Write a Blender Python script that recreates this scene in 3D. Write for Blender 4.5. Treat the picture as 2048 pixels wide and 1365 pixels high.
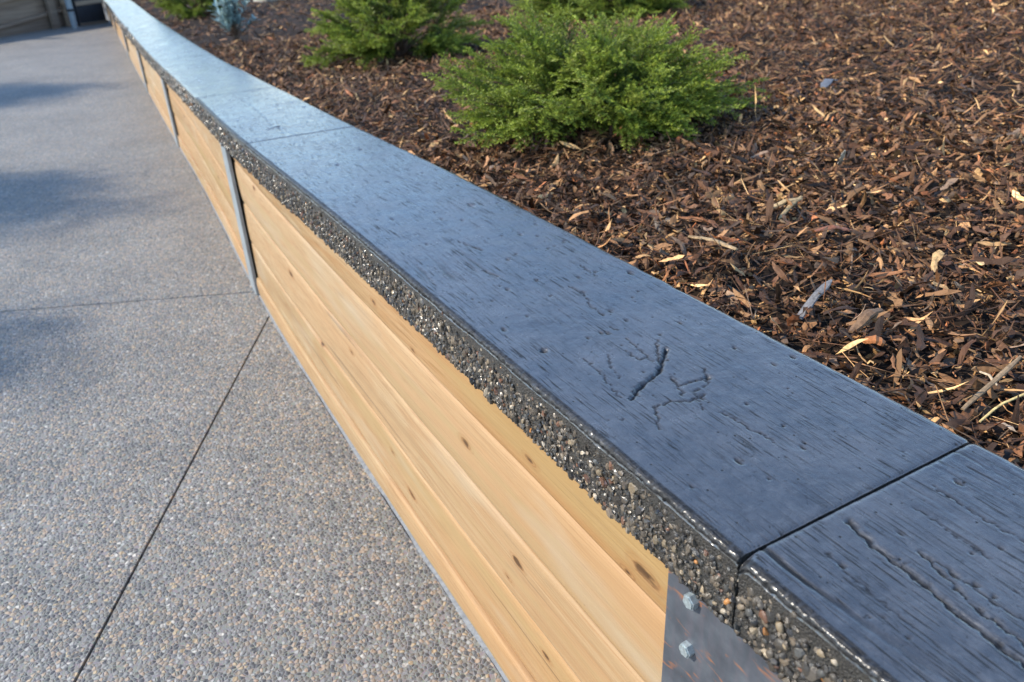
import bpy, bmesh, math
import numpy as np
from mathutils import Matrix, Vector

scene = bpy.context.scene
for o in list(bpy.data.objects):
    bpy.data.objects.remove(o)
COL = scene.collection
rng = np.random.default_rng(7)

# ------------------------------------------------------------------ camera
EYE = (0.0, 0.0, 1.193)
RIGHT = (0.87001768, -0.49103702, -0.04418007)
DOWN = (-0.26551932, -0.39116315, -0.8811872)
FWD = (0.41541392, 0.77837911, -0.47069867)
cam_data = bpy.data.cameras.new("camera")
cam = bpy.data.objects.new("camera", cam_data)
COL.objects.link(cam)
m = Matrix.Identity(4)
for r in range(3):
    m[r][0] = RIGHT[r]
    m[r][1] = -DOWN[r]
    m[r][2] = -FWD[r]
    m[r][3] = EYE[r]
cam.matrix_world = m
cam_data.sensor_width = 36.0
cam_data.lens = 36.0 * 1585.95 / 2048.0
cam_data.clip_start = 0.02
cam_data.clip_end = 2000.0
cam_data.dof.use_dof = True
cam_data.dof.focus_distance = 1.0
cam_data.dof.aperture_fstop = 7.1
scene.camera = cam

# ------------------------------------------------------------------ sky, sun, exposure
SUN = Vector((-1.0, 0.52, 0.84)).normalized()          # towards the sun
world = bpy.data.worlds.new("World")
scene.world = world
world.use_nodes = True
wn = world.node_tree.nodes
sky = wn.new("ShaderNodeTexSky")
sky.sky_type = 'NISHITA'
sky.sun_disc = False
sky.sun_elevation = math.asin(SUN.z)
sky.sun_rotation = math.atan2(SUN.x, SUN.y)
sky.altitude = 0.0
sky.air_density = 1.0
sky.dust_density = 0.0
sky.ozone_density = 3.0
world.node_tree.links.new(sky.outputs[0], wn["Background"].inputs[0])
wn["Background"].inputs[1].default_value = 0.15
sun_data = bpy.data.lights.new("sun", 'SUN')
sun_data.energy = 2.75
sun_data.angle = math.radians(0.53)
sun_data.color = (1.0, 0.91, 0.77)
sun = bpy.data.objects.new("sun", sun_data)
COL.objects.link(sun)
sun.rotation_euler = (-SUN).to_track_quat('-Z', 'Y').to_euler()
sun.location = SUN * 30
scene.view_settings.view_transform = 'Standard'
scene.view_settings.look = 'None'
scene.view_settings.gamma = 1.0
scene.view_settings.exposure = 1.08
scene.view_settings.use_curve_mapping = False
scene.cycles.max_bounces = 4
scene.cycles.diffuse_bounces = 2
scene.cycles.glossy_bounces = 2
scene.cycles.transmission_bounces = 2
scene.cycles.caustics_reflective = False
scene.cycles.caustics_refractive = False


# ------------------------------------------------------------------ object helpers
def tag(o, label=None, cat=None, group=None, kind=None):
    if label: o["label"] = label
    if cat: o["category"] = cat
    if group: o["group"] = group
    if kind or cat: o["kind"] = kind or "thing"
    return o

def link(name, data, parent=None, mat=None):
    o = bpy.data.objects.new(name, data)
    COL.objects.link(o)
    if parent is not None:
        o.parent = parent
    if mat is not None and data is not None and not data.materials:
        data.materials.append(mat)
    return o

def empty(name, loc):
    o = bpy.data.objects.new(name, None)
    COL.objects.link(o)
    o.location = loc
    o.empty_display_size = 0.05
    return o

def mesh_np(name, V, F, smooth=True, col=None):
    """V (n,3); F (m,k) all faces of one size k; col (n,3) optional point colour."""
    V = np.ascontiguousarray(V, dtype=np.float32)
    F = np.ascontiguousarray(F, dtype=np.int32)
    me = bpy.data.meshes.new(name)
    me.vertices.add(len(V))
    me.vertices.foreach_set("co", V.ravel())
    k = F.shape[1]
    me.loops.add(F.size)
    me.loops.foreach_set("vertex_index", F.ravel())
    me.polygons.add(len(F))
    me.polygons.foreach_set("loop_start", np.arange(0, F.size, k, dtype=np.int32))
    try:
        me.polygons.foreach_set("loop_total", np.full(len(F), k, dtype=np.int32))
    except Exception:
        pass
    me.polygons.foreach_set("use_smooth", np.full(len(F), smooth, dtype=bool))
    if col is not None:
        a = me.attributes.new("tint", 'FLOAT_COLOR', 'POINT')
        c = np.ones((len(V), 4), np.float32)
        c[:, :3] = col
        a.data.foreach_set("color", c.ravel())
    me.update(calc_edges=True)
    me.validate()
    return me

def grid_faces(nr, nc, wrap=False):
    i = np.arange(nr - 1)[:, None]
    j = np.arange(nc if wrap else nc - 1)[None, :]
    j2 = (j + 1) % nc
    a = i * nc + j; b = i * nc + j2; c = (i + 1) * nc + j2; d = (i + 1) * nc + j
    return np.stack([a, b, c, d], -1).reshape(-1, 4)

def box_mesh(name, x0, x1, y0, y1, z0, z1, bevel=0.0, segs=2):
    bm = bmesh.new()
    bmesh.ops.create_cube(bm, size=1.0)
    for v in bm.verts:
        v.co = ((x0 + x1) / 2 + v.co.x * (x1 - x0), (y0 + y1) / 2 + v.co.y * (y1 - y0), (z0 + z1) / 2 + v.co.z * (z1 - z0))
    if bevel:
        bmesh.ops.bevel(bm, geom=bm.edges[:], offset=bevel, segments=segs, affect='EDGES', profile=0.7)
    me = bpy.data.meshes.new(name)
    bm.to_mesh(me); bm.free()
    return me

def h1(n, seed):
    n = n.astype(np.int64)
    v = (n * 374761393 + seed * 668265263) & 0xFFFFFFFF
    v = ((v ^ (v >> 13)) * 1274126177) & 0xFFFFFFFF
    return ((v ^ (v >> 16)) & 0xFFFF) / 65535.0

def vnoise(x, y, seed=0):
    xi = np.floor(x); yi = np.floor(y)
    fx = x - xi; fy = y - yi
    fx = fx * fx * (3 - 2 * fx); fy = fy * fy * (3 - 2 * fy)
    g = lambda a, b: h1((xi + a) * 7919 + (yi + b) * 104729, seed)
    return (g(0, 0) * (1 - fx) + g(1, 0) * fx) * (1 - fy) + (g(0, 1) * (1 - fx) + g(1, 1) * fx) * fy

def fbm(x, y, seed=0, octv=4):
    s = 0.0; a = 0.5
    for k in range(octv):
        s = s + a * vnoise(x * 2 ** k, y * 2 ** k, seed + k * 17)
        a *= 0.5
    return s


# ------------------------------------------------------------------ materials
class NT:
    def __init__(self, name):
        self.m = bpy.data.materials.new(name)
        self.m.use_nodes = True
        self.t = self.m.node_tree
        self.b = self.t.nodes["Principled BSDF"]
        self.out = self.t.nodes["Material Output"]
    def n(self, typ, **kw):
        nd = self.t.nodes.new("ShaderNode" + typ)
        for k, v in kw.items():
            if k.startswith("i_"):
                key = k[2:]
                key = int(key) if key.isdigit() else key.replace("_", " ")
                self.set(nd.inputs[key], v)
            else:
                setattr(nd, k, v)
        return nd
    def set(self, sock, v):
        if isinstance(v, bpy.types.NodeSocket):
            self.t.links.new(v, sock)
        elif isinstance(v, bpy.types.Node):
            self.t.links.new(v.outputs[0], sock)
        else:
            if hasattr(sock, "default_value") and hasattr(sock.default_value, "__len__") and hasattr(v, "__len__") and len(v) == 3 and len(sock.default_value) == 4:
                v = (*v, 1.0)
            sock.default_value = v
    def pos(self, scale=(1, 1, 1)):
        tc = self.n("TexCoord")
        mp = self.n("Mapping")
        self.t.links.new(tc.outputs["Object"], mp.inputs[0])
        mp.inputs["Scale"].default_value = scale
        return mp.outputs[0]
    def noise(self, vec, scale, detail=4.0, rough=0.55, dist=0.0):
        nd = self.n("TexNoise", i_Scale=scale, i_Detail=detail, i_Roughness=rough, i_Distortion=dist)
        self.t.links.new(vec, nd.inputs["Vector"])
        return nd.outputs["Fac"]
    def voro(self, vec, scale, feature='F1', rand=1.0, dims='3D'):
        nd = self.n("TexVoronoi", feature=feature, voronoi_dimensions=dims)
        nd.inputs["Scale"].default_value = scale
        nd.inputs["Randomness"].default_value = rand
        self.t.links.new(vec, nd.inputs["Vector"])
        return nd
    def ramp(self, fac, stops, interp='LINEAR'):
        nd = self.n("ValToRGB")
        cr = nd.color_ramp
        cr.interpolation = interp
        while len(cr.elements) < len(stops):
            cr.elements.new(0.5)
        for e, (p, c) in zip(cr.elements, stops):
            e.position = p
            e.color = (*c, 1.0) if hasattr(c, "__len__") else (c, c, c, 1.0)
        self.set(nd.inputs[0], fac)
        return nd.outputs[0]
    def mix(self, fac, a, b, blend='MIX'):
        nd = self.n("MixRGB", blend_type=blend)
        self.set(nd.inputs[0], fac); self.set(nd.inputs[1], a); self.set(nd.inputs[2], b)
        return nd.outputs[0]
    def math(self, op, a, b=0.0, c=None, clamp=False):
        nd = self.n("Math", operation=op, use_clamp=clamp)
        self.set(nd.inputs[0], a); self.set(nd.inputs[1], b)
        if c is not None: self.set(nd.inputs[2], c)
        return nd.outputs[0]
    def bump(self, h, strength, dist, normal=None):
        nd = self.n("Bump", i_Strength=strength, i_Distance=dist)
        self.set(nd.inputs["Height"], h)
        if normal is not None: self.set(nd.inputs["Normal"], normal)
        return nd.outputs[0]
    def attr(self, name="tint"):
        return self.n("Attribute", attribute_name=name).outputs["Color"]
    def P(self, **kw):
        for k, v in kw.items():
            self.set(self.b.inputs[k.replace("_", " ")], v)
        return self.m

# stamped, sealed charcoal concrete of the coping
def mat_coping():
    t = NT("sealed_charcoal_concrete")
    p = t.pos()
    big = t.noise(p, 9.0, 4.0, 0.65)
    fine = t.noise(p, 800.0, 2.0, 0.7)
    wrk = t.noise(p, 230.0, 3.0, 0.65, 0.8)
    grain = t.noise(t.pos((1.0, 0.040, 1.0)), 480.0, 2.0, 0.6, 0.3)
    gm = t.ramp(t.noise(t.pos((1.0, 0.35, 1.0)), 14.0, 3.0, 0.6), [(0.34, 0.25), (0.54, 1.0)])
    mid = t.noise(p, 60.0, 4.0, 0.65)
    c = t.ramp(big, [(0.32, (0.025, 0.0255, 0.028)), (0.52, (0.048, 0.049, 0.053)), (0.70, (0.078, 0.080, 0.087))])
    c = t.mix(t.ramp(mid, [(0.45, 0.0), (0.68, 0.6)]), c, (0.090, 0.094, 0.104))
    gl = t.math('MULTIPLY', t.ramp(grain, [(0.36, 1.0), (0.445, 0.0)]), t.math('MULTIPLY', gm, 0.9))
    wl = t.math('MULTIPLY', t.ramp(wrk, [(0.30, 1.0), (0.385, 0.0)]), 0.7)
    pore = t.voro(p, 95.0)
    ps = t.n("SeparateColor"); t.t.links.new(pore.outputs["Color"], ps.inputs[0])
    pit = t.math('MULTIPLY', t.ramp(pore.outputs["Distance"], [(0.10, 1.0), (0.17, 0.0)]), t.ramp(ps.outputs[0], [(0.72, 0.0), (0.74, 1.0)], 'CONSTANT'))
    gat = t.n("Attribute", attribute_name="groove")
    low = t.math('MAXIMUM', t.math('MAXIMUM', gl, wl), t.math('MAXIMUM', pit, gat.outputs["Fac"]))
    c = t.mix(t.math('MULTIPLY', low, 0.92), c, (0.007, 0.0072, 0.008))  # cavity shade painted into grooves, cracks and pits, along with dirt and grain pigment
    h = t.math('ADD', t.math('ADD', t.math('MULTIPLY', t.math('MULTIPLY', grain, gm), 1.5), t.math('MULTIPLY', wrk, 0.9)), t.math('SUBTRACT', t.math('MULTIPLY', fine, 0.45), t.math('MULTIPLY', pit, 0.8)))
    matt = t.ramp(t.math('ADD', t.math('MULTIPLY', mid, 0.5), t.math('MULTIPLY', big, 0.5)), [(0.38, 0.0), (0.62, 1.0)])
    n = t.bump(h, 0.55, 0.0020)
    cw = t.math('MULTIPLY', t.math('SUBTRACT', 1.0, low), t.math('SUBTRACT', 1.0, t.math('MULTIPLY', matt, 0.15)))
    return t.P(Base_Color=c, Roughness=0.55, Specular_IOR_Level=0.35, Coat_Weight=cw, Coat_Roughness=t.math('ADD', 0.15, t.math('MULTIPLY', matt, 0.13)), Coat_IOR=2.15, Normal=n, Coat_Normal=t.bump(h, 0.11, 0.0020))

def mat_mortar():
    t = NT("aggregate_mortar")
    p = t.pos()
    a = t.noise(p, 520.0, 4.0, 0.75)
    b = t.noise(p, 40.0, 3.0, 0.6)
    v = t.voro(p, 420.0)
    c = t.ramp(a, [(0.32, (0.012, 0.011, 0.010)), (0.55, (0.055, 0.050, 0.042)), (0.75, (0.15, 0.14, 0.12))])
    c = t.mix(t.ramp(b, [(0.4, 0.0), (0.7, 0.6)]), c, (0.042, 0.034, 0.025))
    h = t.math('SUBTRACT', t.math('MULTIPLY', a, 0.8), v.outputs["Distance"])
    return t.P(Base_Color=c, Roughness=0.40, Specular_IOR_Level=0.6, Normal=t.bump(h, 1.0, 0.003))

def mat_pebble():
    t = NT("sealed_pebble")
    p = t.pos()
    a = t.noise(p, 350.0, 3.0, 0.6)
    oi = t.n("ObjectInfo")
    at = t.n("Attribute", attribute_name="tint")
    col = t.mix(at.outputs["Alpha"], oi.outputs["Color"], at.outputs["Color"])
    c = t.mix(t.ramp(a, [(0.35, 0.45), (0.65, 0.0)]), col, (0.015, 0.014, 0.013))
    return t.P(Base_Color=c, Roughness=0.24, Specular_IOR_Level=0.7, Normal=t.bump(a, 0.35, 0.0012))

KNOTS = [(0.975, 0.443, 1.3), (0.761, 0.543, 1.1), (0.814, 0.313, 1.2), (0.508, 0.546, 1.7), (0.544, 0.520, 1.1), (0.849, 0.255, 0.9),
         (0.738, 0.184, 0.9), (2.116, 0.337, 1.5), (1.36, 0.548, 1.1), (1.171, 0.527, 0.9), (1.59, 0.329, 1.0), (1.874, 0.221, 1.2),
         (1.375, 0.18, 0.9), (1.278, 0.13, 1.3), (2.45, 0.50, 1.2), (3.4, 0.30, 1.4), (3.9, 0.12, 1.2), (4.6, 0.34, 1.4)]

def mat_wood():
    t = NT("pine_planks")
    oi = t.n("ObjectInfo")
    tc = t.n("TexCoord")
    off = t.n("VectorMath", operation='ADD')
    t.t.links.new(tc.outputs["Object"], off.inputs[0])
    cmb = t.n("CombineXYZ")
    t.set(cmb.inputs[0], t.math('MULTIPLY', oi.outputs["Random"], 3.0))
    t.set(cmb.inputs[2], t.math('MULTIPLY', oi.outputs["Random"], 7.0))
    t.t.links.new(cmb.outputs[0], off.inputs[1])
    def mapped(s):
        mp = t.n("Mapping")
        t.t.links.new(off.outputs[0], mp.inputs[0])
        mp.inputs["Scale"].default_value = s
        return mp.outputs[0]
    # knots: elongated spots that also bend the grain around them
    kd = None
    for (ky, kz, ks) in KNOTS:
        mp = t.n("Mapping", vector_type='POINT')
        t.t.links.new(tc.outputs["Object"], mp.inputs[0])
        s = 1.0 / (0.014 * ks)
        mp.inputs["Scale"].default_value = (0.0, s * 0.55, s * 1.35)
        mp.inputs["Location"].default_value = (0.0, -ky * s * 0.55, -kz * s * 1.35)
        ln = t.n("VectorMath", operation='LENGTH')
        t.t.links.new(mp.outputs[0], ln.inputs[0])
        kd = ln.outputs["Value"] if kd is None else t.math('MINIMUM', kd, ln.outputs["Value"])
    kn = t.math('ADD', kd, t.math('MULTIPLY', t.math('SUBTRACT', t.noise(mapped((60, 20, 60)), 1.0, 3.0), 0.5), 1.5))
    g1 = t.noise(mapped((20.0, 0.9, 26.0)), 1.0, 5.0, 0.6, 1.2)
    ringsrc = t.math('ADD', t.math('MULTIPLY', t.noise(mapped((6.0, 0.7, 9.0)), 1.0, 2.0, 0.5), 70.0), t.math('MULTIPLY', t.ramp(kd, [(0.0, 1.0), (0.9, 0.0)]), 3.0))
    rings = t.math('SINE', ringsrc)
    g2 = t.noise(mapped((500.0, 7.0, 500.0)), 1.0, 3.0, 0.6)
    broad = t.noise(mapped((2.0, 0.8, 5.0)), 1.0, 2.0, 0.5)
    c = t.ramp(g1, [(0.28, (0.27, 0.155, 0.066)), (0.5, (0.42, 0.295, 0.158)), (0.75, (0.50, 0.39, 0.255))])
    c = t.mix(t.ramp(rings, [(0.40, 0.0), (0.95, 0.55)]), c, (0.37, 0.19, 0.075))
    c = t.mix(t.ramp(broad, [(0.35, 0.0), (0.62, 0.65)]), c, (0.50, 0.295, 0.14))
    c = t.mix(t.ramp(g2, [(0.36, 0.85), (0.50, 0.0)]), c, (0.29, 0.15, 0.058))
    sy = t.n('SeparateXYZ'); t.t.links.new(tc.outputs['Object'], sy.inputs[0])
    c = t.mix(t.math('MULTIPLY', t.ramp(t.math('MULTIPLY', sy.outputs['Y'], 0.5), [(0.24, 0.9), (0.60, 0.0)]), t.ramp(broad, [(0.3, 0.3), (0.6, 1.0)])), c, (0.42, 0.215, 0.075))
    dirt = t.noise(mapped((30.0, 9.0, 40.0)), 1.0, 6.0, 0.7)
    c = t.mix(t.ramp(dirt, [(0.60, 0.0), (0.75, 0.6)]), c, (0.24, 0.16, 0.085))
    olive = t.noise(mapped((3.0, 0.45, 19.0)), 1.0, 3.0, 0.55, 0.3)
    c = t.mix(t.ramp(olive, [(0.55, 0.0), (0.68, 0.6)]), c, (0.38, 0.265, 0.115))
    chk = t.noise(mapped((60.0, 0.8, 85.0)), 1.0, 2.0, 0.5, 0.2)
    c = t.mix(t.ramp(chk, [(0.27, 0.7), (0.31, 0.0)]), c, (0.12, 0.065, 0.028))
    grey = t.noise(mapped((3.0, 1.6, 8.0)), 1.0, 3.0, 0.6)
    c = t.mix(t.ramp(grey, [(0.56, 0.0), (0.74, 0.55)]), c, (0.45, 0.40, 0.31))
    # tint per plank
    c = t.mix(t.math('MULTIPLY', oi.outputs["Random"], 0.40), c, (0.54, 0.42, 0.29))
    halo = t.ramp(kn, [(0.35, 1.0), (1.0, 0.0)])
    c = t.mix(t.math('MULTIPLY', halo, 0.55), c, (0.36, 0.17, 0.06))
    krg = t.math('MULTIPLY', t.math('SINE', t.math('MULTIPLY', kd, 16.0)), t.ramp(kd, [(0.55, 0.5), (1.6, 0.0)]))
    c = t.mix(t.math('MAXIMUM', krg, 0.0), c, (0.26, 0.125, 0.05))
    core = t.ramp(kn, [(0.25, 1.0), (0.5, 0.0)])
    nkn = t.noise(mapped((30, 8, 30)), 1.0, 3.0, 0.6)
    c = t.mix(t.math('MULTIPLY', core, t.ramp(nkn, [(0.3, 0.55), (0.6, 1.0)])), c, (0.07, 0.035, 0.016))
    spk = t.voro(mapped((90, 30, 90)), 1.0)
    c = t.mix(t.math('MULTIPLY', t.ramp(spk.outputs["Distance"], [(0.06, 1.0), (0.10, 0.0)]), t.ramp(t.noise(mapped((3, 3, 3)), 1.0), [(0.6, 0.0), (0.66, 0.6)])), c, (0.10, 0.06, 0.035))
    c = t.mix(1.0, c, (0.93, 0.905, 0.86), 'MULTIPLY')
    h = t.math('ADD', t.math('MULTIPLY', g1, 1.0), t.math('ADD', t.math('MULTIPLY', g2, 0.35), t.math('MULTIPLY', core, -0.6)))
    return t.P(Base_Color=c, Roughness=0.62, Specular_IOR_Level=0.3, Normal=t.bump(h, 0.45, 0.004))

def mat_pavement():
    t = NT("exposed_aggregate_concrete")
    p = t.pos()
    wob = t.n("MixRGB", blend_type='ADD')
    wob.inputs[0].default_value = 0.004
    t.t.links.new(p, wob.inputs[1])
    nn = t.n("TexNoise", i_Scale=70.0, i_Detail=2.0)
    t.t.links.new(p, nn.inputs["Vector"]); t.t.links.new(nn.outputs["Color"], wob.inputs[2])
    pw = wob.outputs[0]
    v1 = t.voro(pw, 120.0, 'F1', 0.95, '2D')
    e1 = t.voro(pw, 120.0, 'DISTANCE_TO_EDGE', 0.95, '2D')
    v2 = t.voro(pw, 260.0, 'F1', 1.0, '2D')
    v3 = t.voro(pw, 84.0, 'F1', 1.0, '2D')
    sep3 = t.n("SeparateColor"); t.t.links.new(v3.outputs["Color"], sep3.inputs[0])
    big = t.math('MULTIPLY', t.ramp(sep3.outputs[1], [(0.80, 0.0), (0.82, 1.0)], 'CONSTANT'), t.ramp(v3.outputs["Distance"], [(0.40, 1.0), (0.47, 0.0)]))
    sep = t.n("SeparateColor"); t.set(sep.inputs[0], t.mix(t.math('GREATER_THAN', big, 0.5), v1.outputs["Color"], v3.outputs["Color"]))
    pal0 = t.ramp(sep.outputs[0], [(0.0, (0.085, 0.09, 0.10)), (0.16, (0.20, 0.19, 0.17)), (0.32, (0.15, 0.156, 0.165)), (0.48, (0.32, 0.26, 0.20)), (0.60, (0.22, 0.22, 0.22)),
                                  (0.74, (0.40, 0.30, 0.22)), (0.86, (0.36, 0.36, 0.35)), (0.95, (0.46, 0.35, 0.22)), (0.985, (0.56, 0.53, 0.48))], 'CONSTANT')
    pal = t.mix(0.15, pal0, (0.235, 0.225, 0.21))
    sand = t.mix(0.5, (0.21, 0.20, 0.185), v2.outputs["Color"], 'OVERLAY')
    sand = t.mix(0.75, sand, (0.25, 0.245, 0.235))
    peb = t.ramp(e1.outputs["Distance"], [(0.05, 0.0), (0.16, 1.0)])
    isp = t.ramp(sep.outputs[1], [(0.10, 0.0), (0.12, 1.0)], 'CONSTANT')
    pm = t.math('MAXIMUM', t.math('MULTIPLY', peb, isp), big)
    c = t.mix(pm, sand, pal)
    large = t.noise(p, 2.2, 6.0, 0.65)
    c = t.mix(1.0, c, t.ramp(large, [(0.3, (0.82, 0.815, 0.79)), (0.5, (1.0, 0.99, 0.955)), (0.7, (1.15, 1.13, 1.08))]), 'MULTIPLY')
    h = t.math('ADD', t.math('MULTIPLY', pm, t.ramp(v1.outputs["Distance"], [(0.0, 1.0), (0.75, 0.25)])), t.math('MULTIPLY', v2.outputs["Distance"], 0.18))
    return t.P(Base_Color=c, Roughness=0.62, Specular_IOR_Level=0.35, Normal=t.bump(h, 0.75, 0.0032))

def mat_plain(name, col, rough=0.7, var=0.25, scale=40.0, bump=0.3, metallic=0.0, spec=0.5, col2=None):
    t = NT(name)
    p = t.pos()
    a = t.noise(p, scale, 5.0, 0.6)
    lo = tuple(x * (1 - var) for x in col)
    hi = col2 if col2 else tuple(min(1, x * (1 + var)) for x in col)
    c = t.ramp(a, [(0.3, lo), (0.7, hi)])
    return t.P(Base_Color=c, Roughness=rough, Metallic=metallic, Specular_IOR_Level=spec, Normal=t.bump(a, bump, 0.003))

def mat_steel():
    t = NT("mill_scale_steel")
    p = t.pos()
    a = t.noise(p, 22.0, 4.0, 0.6)
    st = t.noise(t.pos((1, 14.0, 2.0)), 6.0, 4.0, 0.6)
    c = t.ramp(a, [(0.3, (0.050, 0.058, 0.070)), (0.5, (0.080, 0.090, 0.106)), (0.72, (0.125, 0.138, 0.155))])
    c = t.mix(t.ramp(st, [(0.45, 0.0), (0.75, 0.35)]), c, (0.15, 0.115, 0.135))
    # thin diagonal rust runs
    mp = t.n("Mapping"); tc = t.n("TexCoord"); t.t.links.new(tc.outputs["Object"], mp.inputs[0])
    mp.inputs["Rotation"].default_value = (math.radians(38), 0, 0)
    mp.inputs["Scale"].default_value = (1.0, 7.0, 34.0)
    w = t.noise(mp.outputs[0], 1.0, 3.0, 0.5, 0.4)
    line = t.ramp(w, [(0.485, 0.0), (0.505, 1.0), (0.525, 0.0)])
    patch = t.ramp(t.noise(p, 26.0, 2.0, 0.5), [(0.50, 0.0), (0.62, 0.75)])
    c = t.mix(t.math('MULTIPLY', line, patch), c, (0.42, 0.155, 0.045))
    c = t.mix(t.ramp(t.noise(p, 90.0, 3.0, 0.6), [(0.66, 0.0), (0.78, 0.5)]), c, (0.30, 0.12, 0.05))
    return t.P(Base_Color=c, Roughness=0.45, Metallic=0.15, Specular_IOR_Level=0.5, Normal=t.bump(a, 0.15, 0.002))

def mat_tinted(name, rough, spec=0.3, transl=0.0, scale=120.0, amt=0.4, stretch=None):
    """colour comes from the point attribute (alpha 1) or, on single pieces, from the object colour"""
    t = NT(name)
    p = t.pos(stretch or (1, 1, 1))
    a = t.noise(p, scale, 4.0, 0.65)
    oi = t.n("ObjectInfo")
    at = t.n("Attribute", attribute_name="tint")
    col = t.mix(at.outputs["Alpha"], oi.outputs["Color"], at.outputs["Color"])
    c = t.mix(1.0, col, t.ramp(a, [(0.3, 1.0 - amt), (0.7, 1.0 + amt)]), 'MULTIPLY')
    t.P(Base_Color=c, Roughness=rough, Specular_IOR_Level=spec, Normal=t.bump(a, 0.4, 0.002))
    if transl:
        tr = t.n("BsdfTranslucent"); t.set(tr.inputs[0], c)
        mx = t.n("MixShader"); mx.inputs[0].default_value = transl
        t.t.links.new(t.b.outputs[0], mx.inputs[1]); t.t.links.new(tr.outputs[0], mx.inputs[2])
        t.t.links.new(mx.outputs[0], t.out.inputs[0])
    return t.m

M = dict(
    coping=mat_coping(), mortar=mat_mortar(), pebble=mat_pebble(), wood=mat_wood(), pavement=mat_pavement(), steel=mat_steel(),
    bolt=mat_plain("galvanised_zinc", (0.42, 0.48, 0.49), 0.42, 0.3, 260.0, 0.25, 0.55),
    galv=mat_plain("dull_galvanised_steel", (0.30, 0.33, 0.345), 0.5, 0.2, 14.0, 0.15, 0.2),
    soil=mat_plain("dark_humus", (0.022, 0.014, 0.009), 0.95, 0.6, 45.0, 0.9, 0.0, 0.2),
    chip=mat_tinted("bark_and_wood_chips", 0.62, 0.35, 0.0, 160.0, 0.45),
    leaf=mat_tinted("juniper_foliage", 0.5, 0.35, 0.28, 60.0, 0.15),
    bluegreen=mat_tinted("blue_grey_leaves", 0.55, 0.3, 0.2, 60.0, 0.1),
    twig=mat_plain("juniper_bark", (0.13, 0.075, 0.045), 0.85, 0.4, 80.0, 0.5),
    core=mat_plain("wall_core", (0.10, 0.095, 0.09), 0.9, 0.3, 30.0, 0.5),
    grout=mat_plain("smooth_concrete_edge", (0.19, 0.195, 0.20), 0.8, 0.3, 90.0, 0.35),
    ground=mat_plain("packed_earth", (0.12, 0.10, 0.07), 0.95, 0.35, 3.0, 0.5),
    oldwood=None, stone=mat_plain("pale_stone", (0.46, 0.43, 0.37), 0.85, 0.25, 25.0, 0.8),
    pipe=mat_plain("pale_painted_pipe", (0.24, 0.30, 0.34), 0.5, 0.15, 20.0, 0.1),
    darkpanel=mat_plain("dark_slate_panel", (0.020, 0.024, 0.032), 0.6, 0.3, 12.0, 0.2),
)
def mat_oldwood():
    t = NT("weathered_boards")
    oi = t.n("ObjectInfo")
    g = t.noise(t.pos((1.2, 3.0, 26.0)), 1.0, 5.0, 0.6, 0.6)
    c = t.ramp(g, [(0.3, (0.17, 0.12, 0.085)), (0.55, (0.34, 0.255, 0.18)), (0.75, (0.44, 0.35, 0.265))])
    c = t.mix(t.math('MULTIPLY', oi.outputs["Random"], 0.6), c, (0.10, 0.082, 0.07))
    return t.P(Base_Color=c, Roughness=0.8, Normal=t.bump(g, 0.4, 0.01))
M["oldwood"] = mat_oldwood()

# ------------------------------------------------------------------ the run of the wall
_yy = np.arange(-4.0, 30.0, 0.02)
def _smooth(v, w):
    k = np.hanning(w); k /= k.sum()
    return np.convolve(np.pad(v, w, mode='edge'), k, mode='same')[w:-w]
_X = _smooth(np.interp(_yy, [-4, 0, 1.3, 1.9, 2.4, 2.85, 4.3, 6.0, 7.3, 9.8, 12.2, 16, 22, 30], [.408, .408, .406, .411, .420, .435, .520, .585, .642, .757, .871, 1.06, 1.38, 1.8]), 61)
_Z = _smooth(np.interp(_yy, [-4, 0, 1.55, 2.3, 3.17, 3.7, 4.9, 5.8, 7.4, 9.9, 12.5, 14.2, 22, 30], [.694, .694, .694, .668, .635, .602, .548, .527, .494, .445, .415, .38, .27, .18]), 61)
XW = lambda y: np.interp(y, _yy, _X)          # left face of the coping
ZC = lambda y: np.interp(y, _yy, _Z)          # top of the coping
ZP = lambda y: 0.0068 * np.asarray(y)         # pavement
W = 0.326
TH = 0.091
BED = lambda x, y: ZC(y) - 0.052 + 0.03 * (x - XW(y) - W)

# ------------------------------------------------------------------ ground and pavement
gme = mesh_np("ground", np.array([(-400, -400, -0.06), (400, -400, -0.06), (400, 400, -0.06), (-400, 400, -0.06)]), np.array([[0, 1, 2, 3]]), False)
tag(link("ground", gme, None, M["ground"]), kind="structure")

# pavement base and three cast slabs with saw cuts between them
def sheet(name, poly, top, depth, mat, parent=None, bev=0.0):
    bm = bmesh.new()
    vs = [bm.verts.new((x, y, top + float(ZP(y)))) for x, y in poly]
    f = bm.faces.new(vs)
    if f.normal.z < 0: f.normal_flip()
    r = bmesh.ops.extrude_face_region(bm, geom=[f])
    for v in [e for e in r['geom'] if isinstance(e, bmesh.types.BMVert)]:
        v.co.z -= depth
    bmesh.ops.recalc_face_normals(bm, faces=bm.faces[:])
    if bev:
        es = [e for e in bm.edges if all(abs(v.co.z - top - float(ZP(v.co.y))) < 1e-4 for v in e.verts)]
        bmesh.ops.bevel(bm, geom=es, offset=bev, segments=2, affect='EDGES')
    me = bpy.data.meshes.new(name)
    bm.to_mesh(me); bm.free()
    return link(name, me, parent, mat)

pav = sheet("pavement", [(-9, -4), (0.46, -4), (0.46, 2.0), (0.50, 3.6), (0.66, 6.4), (0.92, 12.2), (1.15, 17), (-9, 17)], -0.022, 0.03, M["core"])
tag(pav, kind="structure")
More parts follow.
